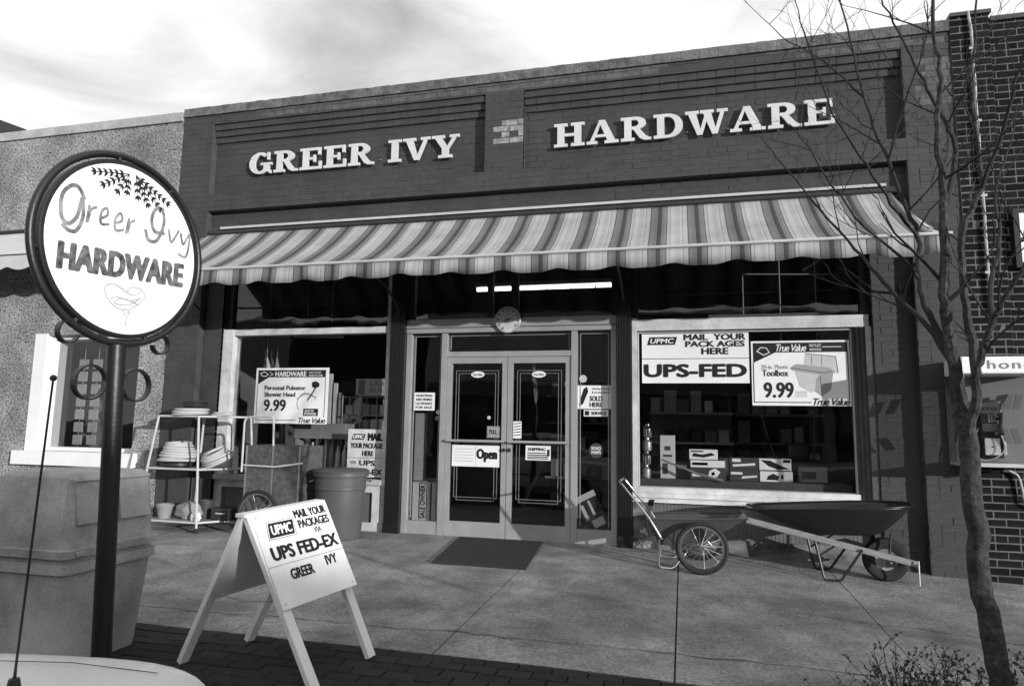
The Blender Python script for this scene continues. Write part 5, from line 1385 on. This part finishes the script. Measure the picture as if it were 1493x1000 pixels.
for s_ in (-1, 1):
    bm = NB(); plank(bm, Vector((.56, yc+s_*.31, .455)), Vector((2.06, yc+s_*.15, .105)), .036, .055, Vector((0, 1, 0))); bmesh.ops.bevel(bm, geom=bm.edges[:], offset=.006, segments=2, affect='EDGES'); obj('handle', bm, wood, wb)
    bm = NB(); yl = yc+s_*.24; zl = gz(1.35, yl)
    tube(bm, [(1.17, yl, .325), (1.24, yl, zl+.05), (1.255, yl, zl+.016), (1.28, yl, zl+.012), (1.37, yl, zl+.012), (1.40, yl, zl+.03), (1.58, yl, .225)], .012, 8); obj('leg', bm, black, wb, True)
    bm = NB(); tube(bm, [(1.21, yl, .15), (1.44, yc+s_*.20, .30)], .010, 6); obj('brace', bm, black, wb, True)
    bm = NB(); tube(bm, [(1.83, yc+s_*.11, zw+.20), (1.86, yc+s_*.10, .36)], .010, 6); obj('strut', bm, black, wb, True)
    bm = NB(); box(bm, 1.79, 1.87, yc+s_*.175-.012, yc+s_*.175+.012, zw+.16, zw+.24); obj('axle_bracket', bm, black, wb)
bm = NB(); cyl(bm, (2.05, yc-.20, .10), (2.05, yc+.20, .10), .012, seg=8); cyl(bm, (2.05, yc-.20, .145), (2.05, yc-.20, gz(2.05, yc)+.02), .008, seg=8); obj('nose_bar', bm, steel, wb, True)
M4 = Matrix.Translation((1.83, yc, zw+.20)) @ Matrix.Rotation(R(90), 4, 'X')
bm = NB(); lathe(bm, [(.10, -.035), (.15, -.05), (.185, -.045), (.20, -.02), (.20, .02), (.185, .045), (.15, .05), (.10, .035)], 36, M4, True); wh = obj('wheel', bm, rubber, wb, True)
bm = NB(); lathe(bm, [(0, -.02), (.03, -.05), (.04, -.02), (.105, -.03), (.105, .03), (.04, .02), (.03, .05), (0, .02)], 28, M4); obj('hub_plate', bm, steel, wh, True)
bm = NB(); cyl(bm, (1.83, yc-.19, zw+.20), (1.83, yc+.19, zw+.20), .010, seg=8); obj('axle', bm, steel, wb)

# ================================================================== PAY PHONE BOOTH
pb = thing('phone_booth', 'wall mounted pay phone shelter with white Phone header on the right', 'phone booth', (2.9, -.45, 1.0))
px0, px1, py0, py1, pz0, pz1 = 2.555, 3.25, -.66, -.236, 1.03, 1.86
bm = NB(); box(bm, px0, px1, py1, py1+.012, pz0, pz1); obj('back_panel', bm, mat('booth_grey_laminate', .24, .5, .08, 3), pb)
bm = NB(); box(bm, px0-.004, px1+.004, py0-.01, py1+.012, pz1+.002, 2.02); 
bmesh.ops.bevel(bm, geom=bm.edges[:], offset=.008, segments=2, affect='EDGES'); obj('header', bm, mat('header_white', .82, .4, .03, 3), pb)
F = Frame((px0-.004, py0-.0105, pz1+.002), (1, 0, 0), (0, 0, 1), px1-px0+.008, 2.02-pz1-.002); bm = NB(); F.text(bm, 'Phone', .17, .28, .83, .78, .01, 0, 1.15); obj('lettering', bm, ink_grey, pb)
bm = NB(); box(bm, px0, px1, py0+.08, py1+.012, pz0-.035, pz0-.002); obj('shelf_board', bm, offwhite, pb)
def par(F, bm, a, b, w, h, sk): F.poly(bm, [(a, b), (a+w, b), (a+w+sk, b+h), (a+sk, b+h)])
for xx in (px0, px1-.012):
    bm = NB(); box(bm, xx, xx+.012, py0+.03, py1-.001, pz0, pz1); sp = obj('side_panel', bm, G_booth, pb)
    bm = NB()
    for y0, y1 in ((py0, py0+.028),): box(bm, xx-.004, xx+.016, y0, y1, pz0-.03, pz1)
    box(bm, xx-.004, xx+.016, py0+.028, py1, pz0-.03, pz0+.0); obj('edge_trim', bm, alu, sp)
    for zz in (pz0+.18, pz0+.55):
        for k in range(2):
            bm = NB()
            yy = py0+.13+.095*k; sk = .05 if zz > pz0+.3 else -.05
            b2 = NB(); b2.faces.new([b2.verts.new(p) for p in ((xx-.002, yy, zz), (xx-.002, yy+.06, zz), (xx-.002, yy+.06+sk, zz+.14), (xx-.002, yy+sk, zz+.14))]); merge(bm, b2); obj('stripe_decal', bm, card_d, sp)
F = Frame((px0, py1-.001, pz0), (1, 0, 0), (0, 0, 1), px1-px0, pz1-pz0)
for b, sk in ((.62, .05), (.22, -.05)):
    for k in range(2): bm = NB(); par(F, bm, .70+.12*k, b, .085, .17, sk); obj('stripe_decal', bm, ink_grey, pb)
ph = thing('pay_phone', 'black and chrome pay phone with handset inside the shelter', 'telephone', (2.88, -.30, 1.07))
hx0, hx1 = 2.80, 2.985
bm = NB(); bevelbox(bm, hx0, hx1, -.345, py1-.002, 1.07, 1.63, .012, 2); obj('body', bm, black, ph, True)
bm = NB(); box(bm, hx0+.012, hx1-.012, -.3465, -.3452, 1.50, 1.60); obj('face_plate', bm, chrome, ph)
bm = NB(); box(bm, hx0+.012, hx1-.03, -.3465, -.3452, 1.325, 1.40); obj('face_plate', bm, chrome, ph)
bm = NB(); bevelbox(bm, hx0+.02, hx1-.035, -.358, -.344, 1.10, 1.26, .004, 1); obj('coin_door', bm, white_old, ph)
bm = NB(); lathe(bm, [(0, 0), (.008, 0), (.008, .004), (0, .004)], 10, Matrix.Translation((hx0+.085, -.359, 1.18)) @ Matrix.Rotation(R(90), 4, 'X')); obj('lock', bm, ink, ph)
bm = NB()
for i in range(3):
    for j in range(4): box(bm, hx0+.065+.022*i, hx0+.080+.022*i, -.352, -.3455, 1.415+.019*j, 1.429+.019*j)
obj('keypad', bm, steel, ph)
bm = NB()
for i in range(4): box(bm, hx0+.02+.035*i, hx0+.042+.035*i, -.350, -.3467, 1.53, 1.56)
obj('coin_slots', bm, ink, ph)
bm = NB(); tube(bm, [(hx0+.145, -.40, 1.50), (hx0+.155, -.385, 1.46), (hx0+.16, -.375, 1.40), (hx0+.155, -.385, 1.34), (hx0+.145, -.40, 1.30)], [.026, .018, .015, .018, .027], 10); box(bm, hx0+.135, hx0+.17, -.375, -.344, 1.44, 1.46); obj('handset', bm, hose_d, ph, True)
bm = NB(); tube(bm, catmull([(hx0+.145, -.40, 1.29), (hx0+.165, -.40, 1.15), (hx0+.06, -.40, 1.06), (hx0-.05, -.37, 1.07), (hx0-.07, -.34, 1.22), (hx0-.02, -.31, 1.33), (hx0+.004, -.31, 1.36)], 5), .006, 6); obj('cord', bm, steel, ph, True)
bm = NB(); bevelbox(bm, hx1-.004, hx1+.03, -.33, py1-.004, 1.10, 1.23, .006, 1); obj('coin_return', bm, white_old, ph)
bm = NB(); tube(bm, catmull([(3.02, -.236, .97), (3.05, -.25, .95), (3.12, -.25, .90), (3.15, -.25, .76), (3.16, -.25, .68), (3.22, -.25, .61), (3.6, -.225, .58)], 6), .012, 8); tag(centre_origin(obj('cable', bm, offwhite, None, True)), 'white cable looping down from under the phone shelter', 'cable')

# ================================================================== STREET TREE
random.seed(11)
tr = thing('street_tree', 'bare young street tree at the right, trunk forking into thin twigs', 'tree', (1.40, -4.2, -.16))
LIMB = {
'trunk': [(1.405, -4.2, -.20), (1.395, -4.2, .0), (1.37, -4.2, .15), (1.35, -4.2, .38), (1.32, -4.2, .62), (1.31, -4.2, .90), (1.30, -4.2, 1.12), (1.30, -4.2, 1.27), (1.28, -4.2, 1.41)],
'A': [(1.28, -4.20, 1.41), (1.26, -4.22, 1.63), (1.23, -4.24, 1.84), (1.22, -4.27, 2.01), (1.23, -4.29, 2.35), (1.23, -4.31, 2.51), (1.21, -4.33, 2.76), (1.23, -4.36, 2.99), (1.21, -4.38, 3.23), (1.21, -4.40, 3.50)],
'A2': [(1.23, -4.28, 2.33), (1.33, -4.21, 2.65), (1.32, -4.18, 2.81), (1.28, -4.14, 2.98), (1.22, -4.11, 3.16), (1.17, -4.07, 3.38), (1.10, -4.04, 3.61), (1.05, -4.00, 3.84)],
'C': [(1.30, -4.20, 1.25), (1.315, -4.26, 1.41), (1.315, -4.31, 1.56), (1.325, -4.34, 1.65), (1.36, -4.39, 1.79), (1.40, -4.45, 1.92), (1.47, -4.50, 2.04), (1.55, -4.56, 2.20)],
'C2': [(1.32, -4.30, 1.57), (1.335, -4.22, 1.79), (1.34, -4.18, 1.96), (1.35, -4.17, 2.28), (1.45, -4.16, 2.50), (1.46, -4.14, 2.65), (1.45, -4.13, 2.89), (1.46, -4.12, 3.12), (1.49, -4.11, 3.39), (1.53, -4.10, 3.69)],
'C3': [(1.45, -4.16, 2.50), (1.51, -4.24, 2.71), (1.54, -4.33, 2.90), (1.56, -4.41, 3.05), (1.58, -4.50, 3.23)],
'D': [(1.26, -4.22, 1.62), (1.18, -4.18, 1.88), (1.15, -4.16, 2.05), (1.16, -4.13, 2.30), (1.12, -4.11, 2.47), (1.06, -4.09, 2.71), (1.01, -4.07, 2.89), (0.97, -4.04, 3.10), (0.92, -4.02, 3.44), (0.89, -4.00, 3.74)],
'E': [(1.255, -4.22, 1.63), (1.18, -4.11, 1.84), (1.08, -4.03, 2.00), (0.99, -3.94, 2.18), (0.90, -3.86, 2.35), (0.73, -3.77, 2.64), (0.60, -3.69, 2.89), (0.49, -3.60, 3.11)],
'F': [(1.16, -4.14, 2.28), (1.03, -4.23, 2.43), (0.90, -4.30, 2.62), (0.77, -4.38, 2.81), (0.68, -4.45, 3.00), (0.60, -4.52, 3.22), (0.55, -4.60, 3.39)],
'G': [(1.36, -4.39, 1.79), (1.43, -4.26, 2.05), (1.51, -4.17, 2.27), (1.54, -4.08, 2.51), (1.65, -3.99, 2.75), (1.75, -3.90, 3.05)],
'H': [(1.06, -4.09, 2.71), (1.09, -4.17, 2.87), (1.14, -4.25, 3.05), (1.19, -4.33, 3.22), (1.18, -4.40, 3.39)],
'I': [(0.97, -4.04, 3.10), (0.79, -3.97, 3.37), (0.63, -3.88, 3.56), (0.51, -3.80, 3.76)],
'J': [(1.15, -4.16, 2.06), (1.04, -4.24, 2.17), (0.88, -4.31, 2.30), (0.73, -4.37, 2.50), (0.62, -4.44, 2.66), (0.52, -4.50, 2.78)],
}
RAD = {'trunk': (.053, .039), 'A': (.034, .007), 'A2': (.015, .003), 'C': (.026, .007), 'C2': (.022, .004), 'C3': (.012, .003), 'D': (.018, .004), 'E': (.016, .003), 'F': (.009, .002), 'G': (.014, .003), 'H': (.008, .002), 'I': (.006, .002), 'J': (.009, .002)}
tw = NB()
def twig(p, d, L, r, lvl):
    n = 4; pts = [p.copy()]; q = p.copy(); dd = d.copy()
    for k in range(n):
        dd = (dd+Vector((random.gauss(0, .14), random.gauss(0, .14), random.gauss(.05, .10)))).normalized(); q = q+dd*L/n; pts.append(q.copy())
    tube(tw, pts, [r*(1-.75*k/n) for k in range(n+1)], 4 if lvl > 0 else 5, caps=False)
    if lvl < 3:
        for k in range(1, n+1):
            if random.random() < (.7 if lvl < 2 else .42):
                s_ = (pts[k]-pts[k-1]).normalized(); nd = (s_+Vector((random.gauss(0, .5), random.gauss(0, .5), random.gauss(.12, .35)))).normalized()
                twig(pts[k], nd, L*random.uniform(.4, .65), max(.0012, r*.55), lvl+1)
for nme, P in LIMB.items():
    sm = catmull(P, 4); n = len(sm); r0, r1 = RAD[nme]
    rr = [r0+(r1-r0)*(i/(n-1))**.8 for i in range(n)]
    bm = NB(); pts = [Vector(p)+(Vector((random.gauss(0, .004), random.gauss(0, .004), 0)) if 0 < i < n-1 else Vector()) for i, p in enumerate(sm)]
    if nme == 'trunk':
        rr = [r0*1.25 if i == 0 else v*(1+.02*math.sin(i*1.7)) for i, v in enumerate(rr)]
        tube(bm, pts, rr, 16); obj('trunk', bm, bark, tr, True); continue
    tube(bm, pts, rr, 8); obj('limb', bm, bark if r0 > .02 else twig_m, tr, True)
    cnt = {'A': 7, 'C': 6, 'G': 6}.get(nme, 6)
    for k in range(cnt):
        i = int(n*(.22+.78*(k+random.random())/cnt)); i = min(n-1, i)
        s_ = (pts[min(n-1, i+1)]-pts[max(0, i-1)]).normalized()
        nd = (s_*.8+Vector((random.gauss(0, .6), random.gauss(0, .55), random.gauss(.15, .3)))).normalized()
        twig(pts[i], nd, random.uniform(.25, .6), max(.0025, rr[i]*.5), 1)
o = obj('twigs', tw, twig_m, tr); o['kind'] = 'stuff'

# ================================================================== SHRUB AT THE TREE'S FOOT
random.seed(3)
sh = thing('shrub', 'low twiggy shrub with small dark leaves round the tree trunk', 'shrub', (1.4, -4.35, -.155))
st, lf = NB(), NB()
def leaf(p, d):
    u = d.cross(Vector((random.gauss(0, 1), random.gauss(0, 1), random.gauss(0, 1)))).normalized(); L = random.uniform(.012, .026); w = L*.32
    lf.faces.new([lf.verts.new(q) for q in (p, p+d*L*.5+u*w, p+d*L, p+d*L*.5-u*w)])
for k in range(430):
    p = Vector((random.uniform(.88, 2.2), random.uniform(-4.95, -4.0), -.16)); d = Vector((random.gauss(0, .4), random.gauss(0, .35), 1)).normalized()
    L = random.uniform(.2, .46); pts = [p]; q = p.copy(); dd = d
    for j in range(6):
        dd = (dd+Vector((random.gauss(0, .16), random.gauss(0, .16), random.gauss(.02, .1)))).normalized(); q = q+dd*L/6; pts.append(q.copy())
    tube(st, pts, [.0045-.0005*j for j in range(7)], 4, caps=False)
    for j in range(2, 7):
        for m_ in range(random.randint(1, 2)):
            d2 = (dd+Vector((random.gauss(0, .7), random.gauss(0, .7), random.gauss(.1, .4)))).normalized(); e2 = pts[j]+d2*random.uniform(.05, .14)
            tube(st, [pts[j], (pts[j]+e2)/2+Vector((random.gauss(0, .008), random.gauss(0, .008), 0)), e2], [.002, .0015, .001], 3, caps=False)
            for s_ in range(random.randint(3, 6)): leaf(pts[j].lerp(e2, random.uniform(.2, 1.05)), (d2+Vector((random.gauss(0, .7), random.gauss(0, .7), random.gauss(.1, .5)))).normalized())
o = obj('stems', st, twig_m, sh); o['kind'] = 'stuff'
o = obj('leaves', lf, leaf_m, sh); o['kind'] = 'stuff'

# ================================================================== ACROSS THE STREET (seen mirrored in the glass, and shading the foreground)
def shop_row(x0, x1, h, label, mt, k):
    t = thing('opposite_shop', label, 'building', ((x0+x1)/2, -26, -.3)); y = -25.0
    bm = NB(); box(bm, x0, x1, y-9, y-.3, -.3, h); box(bm, x0, x1, y-.3, y, 3.3, h); w = x1-x0
    for a in (x0, x1-.5): box(bm, a, a+.5, y-.3, y, -.3, 3.3)
    obj('wall', bm, mt, t)
    bm = NB(); box(bm, x0-.002, x1+.002, y-.4, y+.12, h, h+.12); obj('coping', bm, stucco_cap, t)
    bm = NB(); box(bm, x0+.5, x1-.5, y-.22, y-.2, .4, 3.3); obj('pane', bm, G_car, t)
    bm = NB(); box(bm, x0+.5, x1-.5, y-.25, y-.05, -.3, .4)
    for i in range(4): xx = x0+.5+(w-1)*i/3; box(bm, xx-.05, xx+.05, y-.2, y-.08, .4, 3.3)
    obj('frame', bm, dark_frame, t)
    bm = NB(); prism(bm, [(y, 3.5), (y, 3.2), (y+1.2, 2.8)], x0+.4, x1-.4, Matrix(((0, 0, 1, 0), (1, 0, 0, 0), (0, 1, 0, 0), (0, 0, 0, 1)))); obj('canopy', bm, card_d, t)
xx = -30; hs = [6.9, 6.7, 7.1, 6.8, 6.7, 7.0, 7.3, 6.82, 7.0, 7.1, 6.9, 7.1]; ws = [9, 8, 10, 9, 7, 9, 8.4, 5.6, 10, 10, 9, 9]
lbs = ['first', 'second', 'third', 'fourth', 'fifth', 'sixth', 'seventh', 'eighth', 'ninth', 'tenth', 'eleventh', 'twelfth']
for k in range(12):
    shop_row(xx, xx+ws[k]-.02, hs[k], 'brick shop across the street behind the camera, %s from the left end of its row' % lbs[k], [card_m, dk_brick, stucco_cap, card_d][k % 4], k); xx += ws[k]
